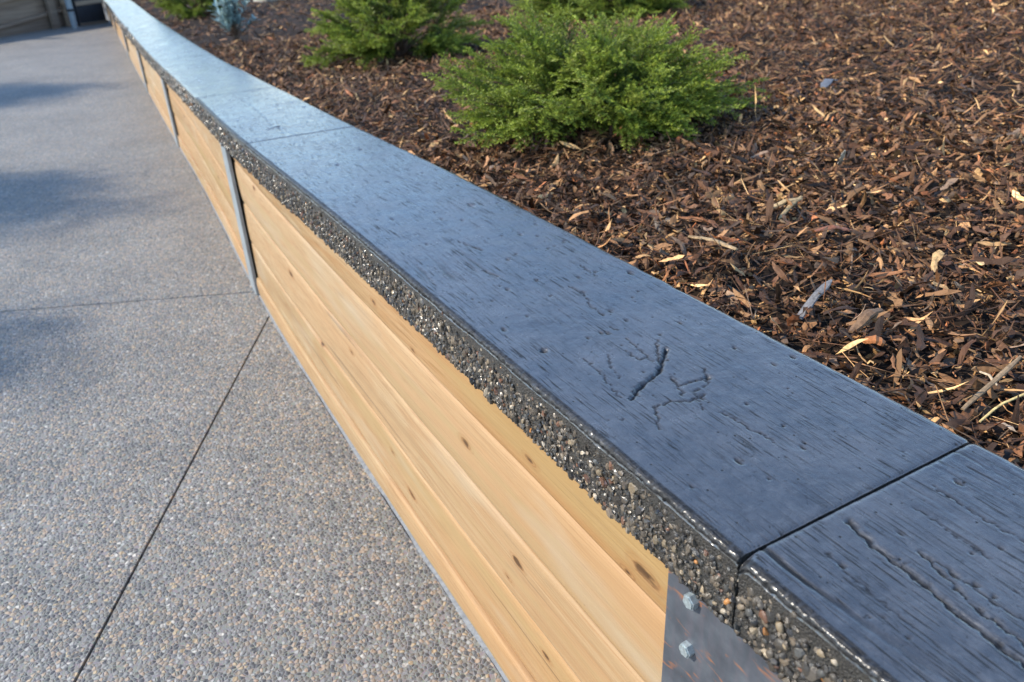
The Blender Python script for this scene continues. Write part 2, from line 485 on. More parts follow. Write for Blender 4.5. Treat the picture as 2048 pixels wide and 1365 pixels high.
# cut 1 runs (-.261,1.256)-(.389,2.496); cut 2 runs (-.391,3.198)-(.259,2.902)
def half(poly, p, d, side, gap):
    n = np.array([-d[1], d[0]]) / np.hypot(*d) * side
    out = []
    P = [np.array(q, float) for q in poly]
    s = [float((q - np.array(p)) @ n) - gap for q in P]
    for i in range(len(P)):
        j = (i + 1) % len(P)
        if s[i] >= 0: out.append(P[i])
        if s[i] * s[j] < 0: out.append(P[i] + (P[j] - P[i]) * s[i] / (s[i] - s[j]))
    return out
strip_x = lambda y, o: float(XW(y)) + 0.012 + o
edge = [(strip_x(y, -0.008), y) for y in (-4, 0, 1.3, 1.9, 2.4, 2.85, 3.5, 4.3, 6.0, 7.3, 9.8, 12.2, 14.2, 17)]
full = [(-9, -4)] + edge + [(-9, 17)]
C1, D1 = (-0.261, 1.256), (0.65, 1.24)
C2, D2 = (-0.391, 3.175), (0.65, -0.285)
far = half(full, C2, D2, 1, 0.0022)
near = half(full, C2, D2, -1, 0.0022)
left = half(near, C1, D1, 1, 0.0022)
right = half(near, C1, D1, -1, 0.0022)
for poly in (right, left, far):
    sheet("pavement_slab", [tuple(q) for q in poly], 0.0, 0.018, M["pavement"], pav, 0.0012)
# smooth cement margin at the foot of the wall
yy = np.arange(-4, 14.4, 0.05)
V = []
for o_, z_ in ((-0.007, -0.02), (-0.007, 0.0015), (0.004, 0.004), (0.022, 0.0045), (0.04, -0.02)):
    j = (fbm(yy * 9, yy * 0 + o_ * 100, 3) - 0.5) * 0.012 if o_ < 0 else 0
    V.append(np.stack([XW(yy) + 0.012 + o_ + j, yy, ZP(yy) + z_], 1))
V = np.stack(V, 1).reshape(-1, 3)
link("cement_margin", mesh_np("cement_margin", V, grid_faces(len(yy), 5)), pav, M["grout"])

# ------------------------------------------------------------------ pebble shapes
def cube_sphere():
    bm = bmesh.new()
    bmesh.ops.create_cube(bm, size=2.0)
    bmesh.ops.subdivide_edges(bm, edges=bm.edges[:], cuts=1, use_grid_fill=True)
    v = np.array([x.co[:] for x in bm.verts]); v /= np.linalg.norm(v, axis=1)[:, None]
    f = np.array([[q.index for q in p.verts] for p in bm.faces])
    bm.free()
    return v, f
CS_V, CS_F = cube_sphere()
PEB = []
for k in range(12):
    r = np.random.default_rng(100 + k)
    v = CS_V * (1 + r.normal(0, 0.10, (len(CS_V), 1)))
    cut = r.normal(0, 1, (9, 3)); cut /= np.linalg.norm(cut, axis=1)[:, None]
    for c_ in cut:                                   # flatten a few sides
        d = v @ c_
        over = np.clip(d - r.uniform(0.45, 0.80), 0, None)
        v = v - over[:, None] * c_
    PEB.append(v)

PCOL = np.array([(0.050, 0.046, 0.041), (0.085, 0.076, 0.064), (0.12, 0.105, 0.085), (0.030, 0.030, 0.032), (0.16, 0.135, 0.105), (0.070, 0.074, 0.076),
                 (0.22, 0.185, 0.14), (0.15, 0.080, 0.052), (0.30, 0.25, 0.175), (0.40, 0.19, 0.06), (0.44, 0.40, 0.33)])
PPRB = np.array([.16, .17, .15, .13, .12, .08, .07, .045, .04, .012, .023])

def rand_rot(n, r):
    q = r.normal(0, 1, (n, 4)); q /= np.linalg.norm(q, axis=1)[:, None]
    w, x, y, z = q.T
    return np.stack([1 - 2 * (y * y + z * z), 2 * (x * y - z * w), 2 * (x * z + y * w), 2 * (x * y + z * w), 1 - 2 * (x * x + z * z), 2 * (y * z - x * w),
                     2 * (x * z - y * w), 2 * (y * z + x * w), 1 - 2 * (x * x + y * y)], 1).reshape(n, 3, 3)

peb_meshes = []
for k, v in enumerate(PEB):
    me = mesh_np("pebble", v, CS_F, k % 3 == 0)
    a = me.attributes.new("tint", 'FLOAT_COLOR', 'POINT')
    a.data.foreach_set("color", np.zeros(len(v) * 4, np.float32))     # alpha 0: use object colour
    me.materials.append(M["pebble"])
    peb_meshes.append(me)

# ------------------------------------------------------------------ coping slabs
CRACKS0 = [  # polylines (x, y), half width, depth: read off the stamped surface
    ([(0.524, 0.348), (0.517, 0.311), (0.516, 0.285), (0.514, 0.259), (0.511, 0.239), (0.508, 0.212), (0.506, 0.174), (0.50, 0.08), (0.498, -0.1)], 0.0036, 0.0030),
    ([(0.545, 0.290), (0.540, 0.274), (0.534, 0.253), (0.525, 0.222), (0.526, 0.202), (0.520, 0.174), (0.519, 0.05)], 0.0020, 0.0024),
    ([(0.545, 0.286), (0.545, 0.260), (0.542, 0.235), (0.543, 0.197), (0.541, 0.1)], 0.0014, 0.0013),
    ([(0.517, 0.287), (0.531, 0.287)], 0.0012, 0.0012), ([(0.475, 0.33), (0.47, 0.29), (0.468, 0.24)], 0.0011, 0.0006),
    ([(0.63, 0.34), (0.628, 0.28), (0.632, 0.2)], 0.0014, 0.0012), ([(0.59, 0.33), (0.588, 0.29), (0.585, 0.25)], 0.0012, 0.0011)]
CRACKS1 = [
    ([(0.597, 0.696), (0.580, 0.679), (0.562, 0.664), (0.553, 0.656), (0.533, 0.647), (0.519, 0.643), (0.506, 0.637), (0.487, 0.624)], 0.0032, 0.0052),
    ([(0.601, 0.720), (0.574, 0.687), (0.568, 0.674)], 0.0016, 0.0024), ([(0.571, 0.745), (0.567, 0.720), (0.562, 0.695), (0.562, 0.680)], 0.0014, 0.0016),
    ([(0.548, 0.720), (0.550, 0.691), (0.564, 0.693)], 0.0013, 0.0014), ([(0.556, 0.640), (0.549, 0.617), (0.539, 0.595)], 0.0015, 0.0018),
    ([(0.551, 0.615), (0.567, 0.615), (0.586, 0.612)], 0.0017, 0.0022), ([(0.555, 0.596), (0.571, 0.597), (0.582, 0.601), (0.602, 0.630)], 0.0014, 0.0018),
    ([(0.563, 0.584), (0.535, 0.583), (0.521, 0.593), (0.503, 0.594), (0.499, 0.596), (0.488, 0.577), (0.479, 0.569), (0.475, 0.556)], 0.0015, 0.0020),
    ([(0.550, 0.583), (0.540, 0.561)], 0.0013, 0.0014), ([(0.551, 0.547), (0.553, 0.530), (0.556, 0.510), (0.560, 0.47)], 0.0013, 0.0014),
    ([(0.573, 0.788), (0.574, 0.772)], 0.0014, 0.0015), ([(0.591, 0.869), (0.586, 0.845), (0.586, 0.819)], 0.0015, 0.0016),
    ([(0.493, 0.734), (0.490, 0.693), (0.481, 0.656), (0.477, 0.630)], 0.0012, 0.0013), ([(0.524, 0.725), (0.509, 0.694), (0.503, 0.668)], 0.0012, 0.0011),
    ([(0.60, 0.93), (0.603, 0.90), (0.597, 0.87)], 0.0016, 0.0018), ([(0.52, 1.06), (0.53, 1.03)], 0.002, 0.0022), ([(0.545, 1.20), (0.56, 1.14)], 0.002, 0.002),
    ([(0.66, 0.99), (0.655, 0.94)], 0.0015, 0.0015)]
CRACKS2 = [([(0.519, 2.473), (0.545, 2.49), (0.562, 2.505)], 0.004, 0.004), ([(0.562, 2.505), (0.549, 2.415)], 0.004, 0.004),
           ([(0.60, 3.2), (0.585, 2.95), (0.566, 2.70), (0.545, 2.52)], 0.0025, 0.0022)]

def surf_height(x, y, cracks, seed, nf=1.0):
    """stamped wood-grain relief of the coping top, metres"""
    u = x - XW(y)
    # a knot around which the grain swirls
    h = np.zeros_like(x); gv = np.zeros_like(x)
    kx, ky = 0.150, 0.66
    du = u - kx; dv = (y - ky) * 0.55
    rr = np.sqrt(du * du + dv * dv)
    sw = np.exp(-(rr / 0.085) ** 2)
    wl = (fbm(y * 2.2, u * 5.0, seed) - 0.5) * 0.09 + (fbm(y * 7.0, u * 16.0, seed + 5) - 0.5) * 0.028
    g = u + wl
    gg = g * (1 - sw) + rr * 1.1 * sw
    along = y * (1 - sw) + np.arctan2(dv, du) * 0.07 * sw
    ridge = vnoise(gg * 330.0, along * 9.0, seed + 1) * 0.6 + vnoise(gg * 640.0, along * 16.0, seed + 2) * 0.4
    patch = np.clip((fbm(y * 4.5, u * 9.0, seed + 9) - 0.40) * 5.0, 0.0, 1.0)
    edge_bias = np.clip((u - 0.12) * 7, 0.35, 1.0)
    h += (ridge - 0.5) * 0.00085 * (0.25 + 0.75 * patch * edge_bias) * nf
    deep = vnoise(gg * 210.0, along * 5.5, seed + 3) * (1 - 0.6 * sw)
    h -= np.clip(deep - 0.78, 0, 0.2) * 0.0085 * (0.2 + 0.8 * patch)
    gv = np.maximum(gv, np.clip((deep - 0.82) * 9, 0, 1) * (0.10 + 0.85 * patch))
    h += (fbm(y * 30, u * 30, seed + 21) - 0.5) * 0.0010
    h += (fbm(y * 160, u * 160, seed + 22, 3) - 0.5) * 0.0005
    # pits
    r = np.random.default_rng(seed)
    n = 150
    py = r.uniform(y.min(), y.max(), n); pu = r.uniform(0.03, W - 0.02, n); pr = r.uniform(0.0010, 0.0026, n) * (1 + (r.random(n) < 0.06) * 0.9); pe = r.uniform(0.9, 2.6, n)
    Y1 = y[:, 0]; U1 = u[0, :]
    for a, b, c_, e in zip(py, pu, pr, pe):
        i0, i1 = np.searchsorted(Y1, [a - c_ * e * 2.5, a + c_ * e * 2.5])
        if i1 <= i0: continue
        sub = slice(i0, i1)
        d2 = ((y[sub] - a) / (c_ * e)) ** 2 + ((u[sub] - b) / c_) ** 2
        h[sub] -= np.exp(-d2 ** 2 * 0.8) * c_ * 0.95
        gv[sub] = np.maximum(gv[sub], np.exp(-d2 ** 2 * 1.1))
    for pl, w, d in cracks:
        pl = np.array(pl)
        i0, i1 = np.searchsorted(Y1, [pl[:, 1].min() - 0.02, pl[:, 1].max() + 0.02])
        if i1 <= i0: continue
        sub = slice(i0, i1)
        xs = x[sub] + (vnoise(y[sub] * 180, x[sub] * 180, seed + 31) - 0.5) * 0.005 + (vnoise(y[sub] * 600, x[sub] * 600, seed + 35) - 0.5) * 0.0016
        ys = y[sub] + (vnoise(x[sub] * 240, y[sub] * 240, seed + 33) - 0.5) * 0.004
        best = np.full(xs.shape, 9.0)
        for a, b in zip(pl[:-1], pl[1:]):
            ab = b - a
            tt = np.clip(((xs - a[0]) * ab[0] + (ys - a[1]) * ab[1]) / (ab @ ab), 0, 1)
            best = np.minimum(best, np.hypot(xs - a[0] - tt * ab[0], ys - a[1] - tt * ab[1]))
        h[sub] -= np.exp(-(best / (w * 0.8)) ** 4) * d
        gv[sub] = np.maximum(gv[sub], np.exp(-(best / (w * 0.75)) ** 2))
    return h, gv

def slab_rows(y0, y1, lo, hi, fine, coarse):
    a = [y0, y0 + 0.0012, y0 + 0.003, y0 + 0.006]
    y = y0 + 0.010
    while y < y1 - 0.010:
        a.append(y)
        y += fine if lo <= y <= hi else coarse
    a += [y1 - 0.006, y1 - 0.003, y1 - 0.0012, y1]
    return np.array(a)

ORD = ["nearest", "second", "third", "fourth", "fifth", "sixth", "seventh", "eighth", "ninth", "tenth", "eleventh", "twelfth"]
JOINTS = [-1.50, 0.366, 2.315, 3.45, 5.35, 7.25, 9.15, 11.05, 12.95, 14.85]
LABELS = ["nearest charcoal coping slab, cut off at the lower right, long split in its grain",
          "long charcoal coping slab with a forked crack, just beyond the open joint",
          "short blue sheened coping slab between two hairline joints beside the near juniper",
          "coping slab just beyond the second hairline joint, below the second juniper",
          "fifth coping slab along the wall, hazy blue with sky reflection",
          "sixth coping slab along the wall, below the grey-blue succulent",
          "seventh coping slab along the wall, narrow in the distance",
          "eighth coping slab along the wall, below the farthest juniper",
          "last visible coping slab, a thin pale sliver at the top of the photo"]
def build_slab(k, y0, y1):
    g = 0.0015 if k < 2 else 0.0012
    ya, yb = y0 + g, y1 - g
    lab = LABELS[k]
    root = empty("coping_slab", (float(XW((ya + yb) / 2)), (ya + yb) / 2, float(ZC((ya + yb) / 2)) - TH))
    tag(root, lab, "coping slab", "coping slabs along the top of the wall")
    inv = Matrix.Translation(-root.location)
    if k == 0: rows = slab_rows(ya, yb, 0.10, 9, 0.0016, 0.03)
    elif k == 1: rows = np.unique(np.concatenate([slab_rows(ya, yb, 0, 0.98, 0.0019, 0.0036)]))
    elif k == 2: rows = slab_rows(ya, yb, 0, 99, 0.006, 0.006)
    else: rows = slab_rows(ya, yb, 0, 99, 0.03, 0.03)
    step = (0.0019, 0.0021, 0.0045, 0.012, 0.03, 0.04, 0.04, 0.04, 0.04)[k]
    top_u = np.arange(0.0080, W - 0.010, step)
    # profile: (u, w) from the bottom left up over the top and down on the right
    lf = [(0.012, -TH), (0.0045, -TH), (0.003, -0.080), (0.003, -0.066), (0.003, -0.050), (0.003, -0.036), (0.0028, -0.028), (0.0022, -0.022), (0.0018, -0.0185),
          (0.0014, -0.0155), (0.0010, -0.0130), (0.0016, -0.0112), (0.0030, -0.0098), (0.0030, -0.0086), (0.0010, -0.0072), (0.0004, -0.0055), (0.0010, -0.0034), (0.0026, -0.0016), (0.0052, -0.0005)]
    rf = [(W - 0.007, -0.0005), (W - 0.003, -0.002), (W - 0.001, -0.0055), (W, -0.011), (W, -0.05), (W, -TH), (W - 0.02, -TH)]
    pu = np.array([p[0] for p in lf] + list(top_u) + [p[0] for p in rf])
    pw = np.array([p[1] for p in lf] + [0.0] * len(top_u) + [p[1] for p in rf])
    nr, nc = len(rows), len(pu)
    Y = np.repeat(rows[:, None], nc, 1)
    U = np.repeat(pu[None], nr, 0)
    X = XW(Y) + U
    Z = ZC(Y) + np.repeat(pw[None], nr, 0)
    ntop0 = len(lf); ntop1 = len(lf) + len(top_u)
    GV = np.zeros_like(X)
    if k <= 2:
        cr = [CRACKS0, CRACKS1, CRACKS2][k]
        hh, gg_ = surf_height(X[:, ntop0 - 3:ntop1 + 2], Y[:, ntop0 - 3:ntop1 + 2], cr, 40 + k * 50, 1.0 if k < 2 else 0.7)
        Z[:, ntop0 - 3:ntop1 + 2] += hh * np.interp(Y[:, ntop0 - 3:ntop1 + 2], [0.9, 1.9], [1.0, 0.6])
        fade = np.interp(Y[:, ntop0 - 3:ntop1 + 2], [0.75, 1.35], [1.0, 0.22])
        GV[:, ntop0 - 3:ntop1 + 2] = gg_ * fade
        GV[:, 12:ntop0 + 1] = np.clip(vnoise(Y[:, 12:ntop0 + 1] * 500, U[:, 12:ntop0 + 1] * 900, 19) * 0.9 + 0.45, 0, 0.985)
        # rough arris, band and mortar bed
        rough = (fbm(Y[:, :ntop0] * 120, pw[None, :ntop0] * 160, 5 + k) - 0.5)
        X[:, :ntop0] += rough * np.where(pw[:ntop0] > -0.012, 0.0020, 0.004)[None]
        Z[:, 6:ntop0] += (fbm(Y[:, 6:ntop0] * 90, U[:, 6:ntop0] * 120, 77 + k) - 0.5) * 0.0022
        gr = (vnoise(Y[:, 12:ntop0] * 420, pw[None, 12:ntop0] * 700 + U[:, 12:ntop0] * 500, 61 + k) - 0.5)
        X[:, 12:ntop0] += gr * 0.0026; Z[:, 12:ntop0] += gr * 0.0022
        # wandering hand-tooled line along the arris
        Z[:, 11:15] += ((fbm(rows * 14, rows * 0, 91 + k) - 0.5) * 0.003)[:, None]
        # right arris a little uneven
        X[:, ntop1:] += (fbm(Y[:, ntop1:] * 30, Y[:, ntop1:] * 0, 15) - 0.5) * 0.004
    # eased ends
    d = np.minimum(rows - ya, yb - rows)
    drop = np.where(d < 0.005, 0.0019 * (1 - np.clip(d / 0.005, 0, 1)) ** 2, 0)
    Z[:, 10:ntop1 + 4] -= drop[:, None]
    if k == 0:   # chipped near corners at the open joint
        chip = np.exp(-((rows - yb) / 0.006) ** 2)[:, None] * np.exp(-(pu / 0.012) ** 2)[None] * 0.007
        Z[:, 6:] -= chip[:, 6:]
    V = np.stack([X, Y, Z], -1).reshape(-1, 3)
    F = grid_faces(nr, nc)[:, ::-1]
    me = mesh_np("slab_body", V, F)
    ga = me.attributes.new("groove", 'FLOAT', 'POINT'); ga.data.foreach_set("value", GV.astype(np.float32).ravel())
    # end caps
    bm = bmesh.new(); bm.from_mesh(me)
    bm.verts.ensure_lookup_table()
    for rr_, flip in ((0, False), (nr - 1, True)):
        try:
            f = bm.faces.new([bm.verts[rr_ * nc + j] for j in (range(nc) if flip else range(nc - 1, -1, -1))])
            f.smooth = False
        except ValueError:
            pass
    bm.to_mesh(me); bm.free()
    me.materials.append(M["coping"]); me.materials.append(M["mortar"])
    mi = np.zeros(len(me.polygons), np.int32)
    q = np.arange((nr - 1) * (nc - 1)) % (nc - 1)
    mi[:len(q)] = (q < 11).astype(np.int32)
    mi[len(q):] = 1
    me.polygons.foreach_set("material_index", mi)
    me.transform(inv); me.update()
    link("slab_body", me, root)
    # exposed pebbles on the face
    r = np.random.default_rng(300 + k)
    lo = {0: 0.05}.get(k, ya)
    sp = 0.0072 if k == 0 else 0.0060 if k < 2 else (0.0085 if k == 2 else (0.011 if k < 5 else 0.02))
    if k > 6: return
    rows_z = np.arange(-TH + 0.003, -0.0125, sp * 0.72)
    ny = int((yb - lo) / sp)
    gy, gz = np.meshgrid(np.arange(ny) * sp + lo + sp / 2, rows_z)
    gy = gy.ravel() + r.normal(0, sp * 0.33, gy.size); gz = gz.ravel() + r.normal(0, sp * 0.28, gz.size)
    keep = (gy > lo) & (gy < yb - 0.002) & (r.random(gy.size) < np.interp(gz, [-0.040, -0.026, -0.018, -0.013], [0.98, 0.90, 0.62, 0.25]))
    gy, gz = gy[keep], np.clip(gz[keep], -TH + 0.0035, -0.0125)
    n = len(gy)
    sc = np.stack([r.uniform(0.5, 0.85, n), r.uniform(0.65, 1.15, n), r.uniform(0.85, 1.5, n)], 1) * (sp * 0.57) * np.clip(r.lognormal(-0.05, 0.36, n), 0.4, 2.1)[:, None]
    px = XW(gy) + 0.0030 + r.normal(0, 0.0010, n) + np.interp(gz, [-0.03, -0.013], [0, 0.0012])
    C = np.stack([px, gy, ZC(gy) + gz], 1)
    # pebbles turned about the face normal
    th = r.normal(0.35, 0.7, n)
    Rm = np.zeros((n, 3, 3)); Rm[:, 0, 0] = 1; Rm[:, 1, 1] = np.cos(th); Rm[:, 1, 2] = -np.sin(th); Rm[:, 2, 1] = np.sin(th); Rm[:, 2, 2] = np.cos(th)
    ci = r.choice(len(PCOL), n, p=PPRB / PPRB.sum())
    col = PCOL[ci] * r.uniform(0.8, 1.7, (n, 1)) * np.array([0.97, 0.88, 0.78])
    var = r.integers(0, len(PEB), n)
    single = np.zeros(n, bool)
    if k == 0:
        o_ = np.argsort(-gy)[:300]; single[o_] = True
    elif k == 1:
        o_ = np.argsort(gy)[:300]; single[o_] = True
    rl = np.array(root.location)
    for i in np.where(single)[0]:
        o = bpy.data.objects.new("pebble", peb_meshes[var[i]])
        COL.objects.link(o); o.parent = root
        A = Matrix(((Rm[i] * sc[i][None, :]).tolist()))
        mm = A.to_4x4(); mm.translation = Vector(C[i] - rl)
        o.matrix_local = mm
        o.color = (*col[i], 1.0)
    rest = np.where(~single)[0]
    if len(rest):
        allv = []; allf = []; allc = []; base = 0
        for vv in range(len(PEB)):
            idx = rest[var[rest] == vv]
            if not len(idx): continue
            pts = np.einsum('nij,nkj->nki', Rm[idx], PEB[vv][None] * sc[idx][:, None, :]) + (C[idx] - rl)[:, None, :]
            m_ = len(PEB[vv])
            allv.append(pts.reshape(-1, 3))
            allf.append((CS_F[None] + (np.arange(len(idx)) * m_)[:, None, None] + base).reshape(-1, 4))
            allc.append(np.repeat(col[idx], m_, 0))
            base += len(idx) * m_
        me = mesh_np("exposed_aggregate", np.concatenate(allv), np.concatenate(allf), k > 2, np.concatenate(allc))
        tag(link("exposed_aggregate", me, root, M["pebble"]), kind="stuff")

for k in range(len(JOINTS) - 1):
    build_slab(k, JOINTS[k], JOINTS[k + 1])

# ------------------------------------------------------------------ timber wall: planks between steel posts, core behind
wall = empty("retaining_wall", (float(XW(2.0)) + 0.15, 2.0, 0.0))
tag(wall, "long low retaining wall of pale pine planks between steel posts, under the charcoal coping", "retaining wall")
winv = Matrix.Translation(-wall.location)
POSTS = [-2.05, 0.365, 2.825, 5.33, 7.42, 9.65, 12.0, 14.4]
PW = 0.165
COURSE = [-0.01, 0.074, 0.215, 0.360, 0.506, 0.652]
yy = np.arange(-3.0, 17.0, 0.1)
cv = []
for u, top in ((0.048, 0), (0.048, 1), (W - 0.012, 1), (W - 0.012, 0)):
    z = ZC(yy) - TH - 0.003 if top else ZP(yy) - 0.04
    cv.append(np.stack([XW(yy) + u, yy, z], 1))
V = np.stack(cv, 1).reshape(-1, 3)
me = mesh_np("wall_core", V, grid_faces(len(yy), 4, True), False)
me.transform(winv)
link("wall_core", me, wall, M["core"])
PT = 0.040
for b in range(len(POSTS) - 1):
    y0, y1 = POSTS[b] + 0.02, POSTS[b + 1] - 0.02
    for c_ in range(len(COURSE) - 1):
        z0, z1 = COURSE[c_] + 0.0012, COURSE[c_ + 1] - 0.0012
        ys = np.linspace(y0, y1, 60)
        cap = ZC(ys) - TH + 0.004
        g0 = ZP(ys) * (1 if c_ == 0 else 0.6)
        zb = z0 + g0; zt = np.minimum(z1 + g0, cap)
        ok = zt - zb > 0.012
        if ok.sum() < 4: continue
        ys, zb, zt = ys[ok], zb[ok], zt[ok]
        r = np.random.default_rng(b * 10 + c_)
        hgt = (zt - zb)
        # convex, eased face
        ts = np.array([0.0, 0.015, 0.04, 0.09, 0.16, 0.26, 0.38, 0.5, 0.62, 0.74, 0.84, 0.91, 0.96, 0.985, 1.0])
        cup = r.uniform(0.0015, 0.0042)
        prof = cup * (np.abs(ts * 2 - 1) ** 3.2) + 0.0045 * np.clip((np.abs(ts * 2 - 1) - 0.90) / 0.10, 0, 1) ** 2
        prof = prof - (0.0085 if c_ == 0 else 0.0) + r.uniform(0.0, 0.0022) + (0.5 - ts) * r.uniform(-0.0025, 0.001)
        wob = (fbm(ys * 2.5, ys * 0 + c_, b * 7 + c_ + 3) - 0.5) * 0.005
        Vv = []
        for t_, d_ in zip(ts, prof):
            jj = (fbm(ys * 4 + 5, ys * 0 + t_ * 3, b * 31 + c_) - 0.5) * 0.0026
            Vv.append(np.stack([XW(ys) + 0.0175 + d_ + wob * 0.6 + jj, ys, zb + hgt * t_ + (wob * 0.5 if t_ in (0.0, 1.0) else 0)], 1))
        Vv.append(np.stack([XW(ys) + 0.0175 + PT, ys, zt], 1)); Vv.append(np.stack([XW(ys) + 0.0175 + PT, ys, zb], 1))
        nc = len(Vv)
        Vv = np.stack(Vv, 1).reshape(-1, 3)
        me = mesh_np("plank", Vv, grid_faces(len(ys), nc, True))
        bm = bmesh.new(); bm.from_mesh(me); bm.verts.ensure_lookup_table()
        bm.faces.new([bm.verts[j] for j in range(nc)]); bm.faces.new([bm.verts[(len(ys) - 1) * nc + j] for j in range(nc - 1, -1, -1)])
        bmesh.ops.recalc_face_normals(bm, faces=bm.faces[:])
        bm.to_mesh(me); bm.free()
        o = link("plank", me, None, M["wood"])
        o.parent = wall
        o.matrix_parent_inverse = winv

# posts: flat flange plates with hexagon bolts
def bolt_mesh():
    bm = bmesh.new()
    bmesh.ops.create_cone(bm, cap_ends=True, segments=6, radius1=0.0084, radius2=0.0084, depth=0.0082)
    bmesh.ops.bevel(bm, geom=[e for e in bm.edges if e.verts[0].co.z > 0 and e.verts[1].co.z > 0], offset=0.0014, segments=2, affect='EDGES')
    me = bpy.data.meshes.new("bolt")
    bm.to_mesh(me); bm.free()
    me.transform(Matrix.Rotation(-math.pi / 2, 4, 'Y'))
    me.materials.append(M["bolt"])
    return me
BOLT = bolt_mesh()
for k, py in enumerate(POSTS[1:]):
    xo = float(XW(py)) + (0.0055 if k == 0 else 0.001)
    top = float(ZC(py)) - TH - 0.001
    pw_ = 0.19 if k == 0 else 0.115
    bot = float(ZP(py)) - 0.015
    tilt = math.atan2(float(XW(py + 0.1) - XW(py - 0.1)), 0.2)
    po = bpy.data.objects.new("steel_post", box_mesh("steel_post", 0, 0.011, -pw_ / 2, pw_ / 2, bot, top, 0.0012))
    COL.objects.link(po)
    po.data.materials.append(M["steel"] if k == 0 else M["galv"])
    po.parent = wall
    po.location = Vector((xo, py, 0)) - wall.location
    po.rotation_euler = (0, 0, -tilt)
    web = link("post_web", box_mesh("post_web", 0.0112, 0.06, -0.012, 0.012, bot, top - 0.002), po, M["steel"])
    zs = (0.592, 0.524, 0.30, 0.10) if k == 0 else (top - 0.05, top - 0.15, bot + 0.10)
    for z in (zs if k == 0 else ()):
        for s in ((1,) if k == 0 else (1, -1)):
            bo = link("bolt", BOLT, po)
            bo.location = (-0.0040, s * (0.056 if k == 0 else 0.038), z)
            bo.rotation_euler = (rng.uniform(0, 1), 0, 0)

# ------------------------------------------------------------------ mulch bed
gx = np.concatenate([np.arange(0, 1.6, 0.03), np.arange(1.6, 5, 0.1), np.arange(5, 16.1, 1.0)])
gyv = np.concatenate([np.arange(-3, 3, 0.04), np.arange(3, 9, 0.12), np.arange(9, 30, 0.5)])
GX, GY = np.meshgrid(gx, gyv)
PX = XW(GY) + W - 0.004 + GX
def bedz(x, y):
    return BED(x, y) + (fbm(x * 3.1, y * 3.1, 11) - 0.5) * 0.05 * np.clip((x - XW(y) - W) * 6, 0.15, 1) + (fbm(x * 13, y * 13, 12) - 0.5) * 0.034 * np.clip((x - XW(y) - W) * 12, 0.2, 1)
PZ = bedz(PX, GY) - 0.012
V = np.stack([PX, GY, PZ], -1).reshape(-1, 3)
bed = link("mulch_bed", mesh_np("mulch_bed", V, grid_faces(len(gyv), len(gx))), None, M["soil"])
tag(bed, kind="structure")

# chip shapes: closed slivers, flakes and curled strips of unit length
def chip_shape(seed, kind, segs):
    r = np.random.default_rng(seed)
    t = np.linspace(-0.5, 0.5, segs + 1)
    if kind == 0: w0, th, curl = r.uniform(0.05, 0.10), 0.035, r.uniform(-0.06, 0.06)       # sliver
    elif kind == 1: w0, th, curl = r.uniform(0.16, 0.30), 0.05, r.uniform(-0.12, 0.2)       # flake
    else: w0, th, curl = r.uniform(0.05, 0.09), 0.03, r.uniform(0.15, 0.4) * r.choice([-1, 1])  # curled strip
    side = r.uniform(-0.12, 0.12)
    prof = np.clip(1 - (np.abs(t) * 2) ** r.uniform(3, 9) * r.uniform(0.1, 0.8), 0.2, 1) * r.uniform(0.65, 1.25, segs + 1)
    cy = side * (t * 2) ** 2 + r.normal(0, 0.012, segs + 1)
    cz = -curl * (t * 2) ** 2 + r.normal(0, 0.012, segs + 1)
    V = []
    for i in range(segs + 1):
        w = w0 * prof[i] / 2
        tw = r.normal(0, 0.15)
        ek = r.normal(0, 0.09) if i in (0, segs) else 0.0
        for sy, sz in ((-1, 0.15), (0, 0.5), (1, 0.15), (0, -0.5)) if segs > 2 else ((-1, -0.3), (0.2, 0.5), (1, -0.3)):
            V.append((t[i] + sy * ek, cy[i] + sy * w * r.uniform(0.75, 1.25), cz[i] + sz * th + sy * w * tw))
    V = np.array(V); m_ = 4 if segs > 2 else 3
    F = []
    for i in range(segs):
        for j in range(m_):
            a = i * m_ + j; b = i * m_ + (j + 1) % m_
            F += [(a, b, b + m_), (a, b + m_, a + m_)]
    e = segs * m_
    F += [(0, 2, 1), (e, e + 1, e + 2)] + ([(0, 3, 2), (e, e + 2, e + 3)] if m_ == 4 else [])
    return V, np.array(F)
kinds = [0, 1, 0, 1, 1, 1, 1, 2, 1, 2, 1, 0, 1, 1, 2, 1]
CH_HI = [chip_shape(500 + i, k, 4) for i, k in enumerate(kinds)]
CH_LO = [chip_shape(600 + i, k, 2) for i, k in enumerate(kinds)]
# wood and bark colours: dark bark, red-brown bark, mid wood, straw, grey weathered
CC = np.array([(0.034, 0.020, 0.012), (0.060, 0.033, 0.019), (0.098, 0.053, 0.028), (0.145, 0.073, 0.037), (0.18, 0.105, 0.053), (0.23, 0.14, 0.070), (0.34, 0.225, 0.11), (0.16, 0.12, 0.09), (0.46, 0.33, 0.17), (0.17, 0.155, 0.14), (0.28, 0.115, 0.05)])
CP = np.array([.13, .18, .18, .15, .12, .09, .055, .05, .026, .008, .018])

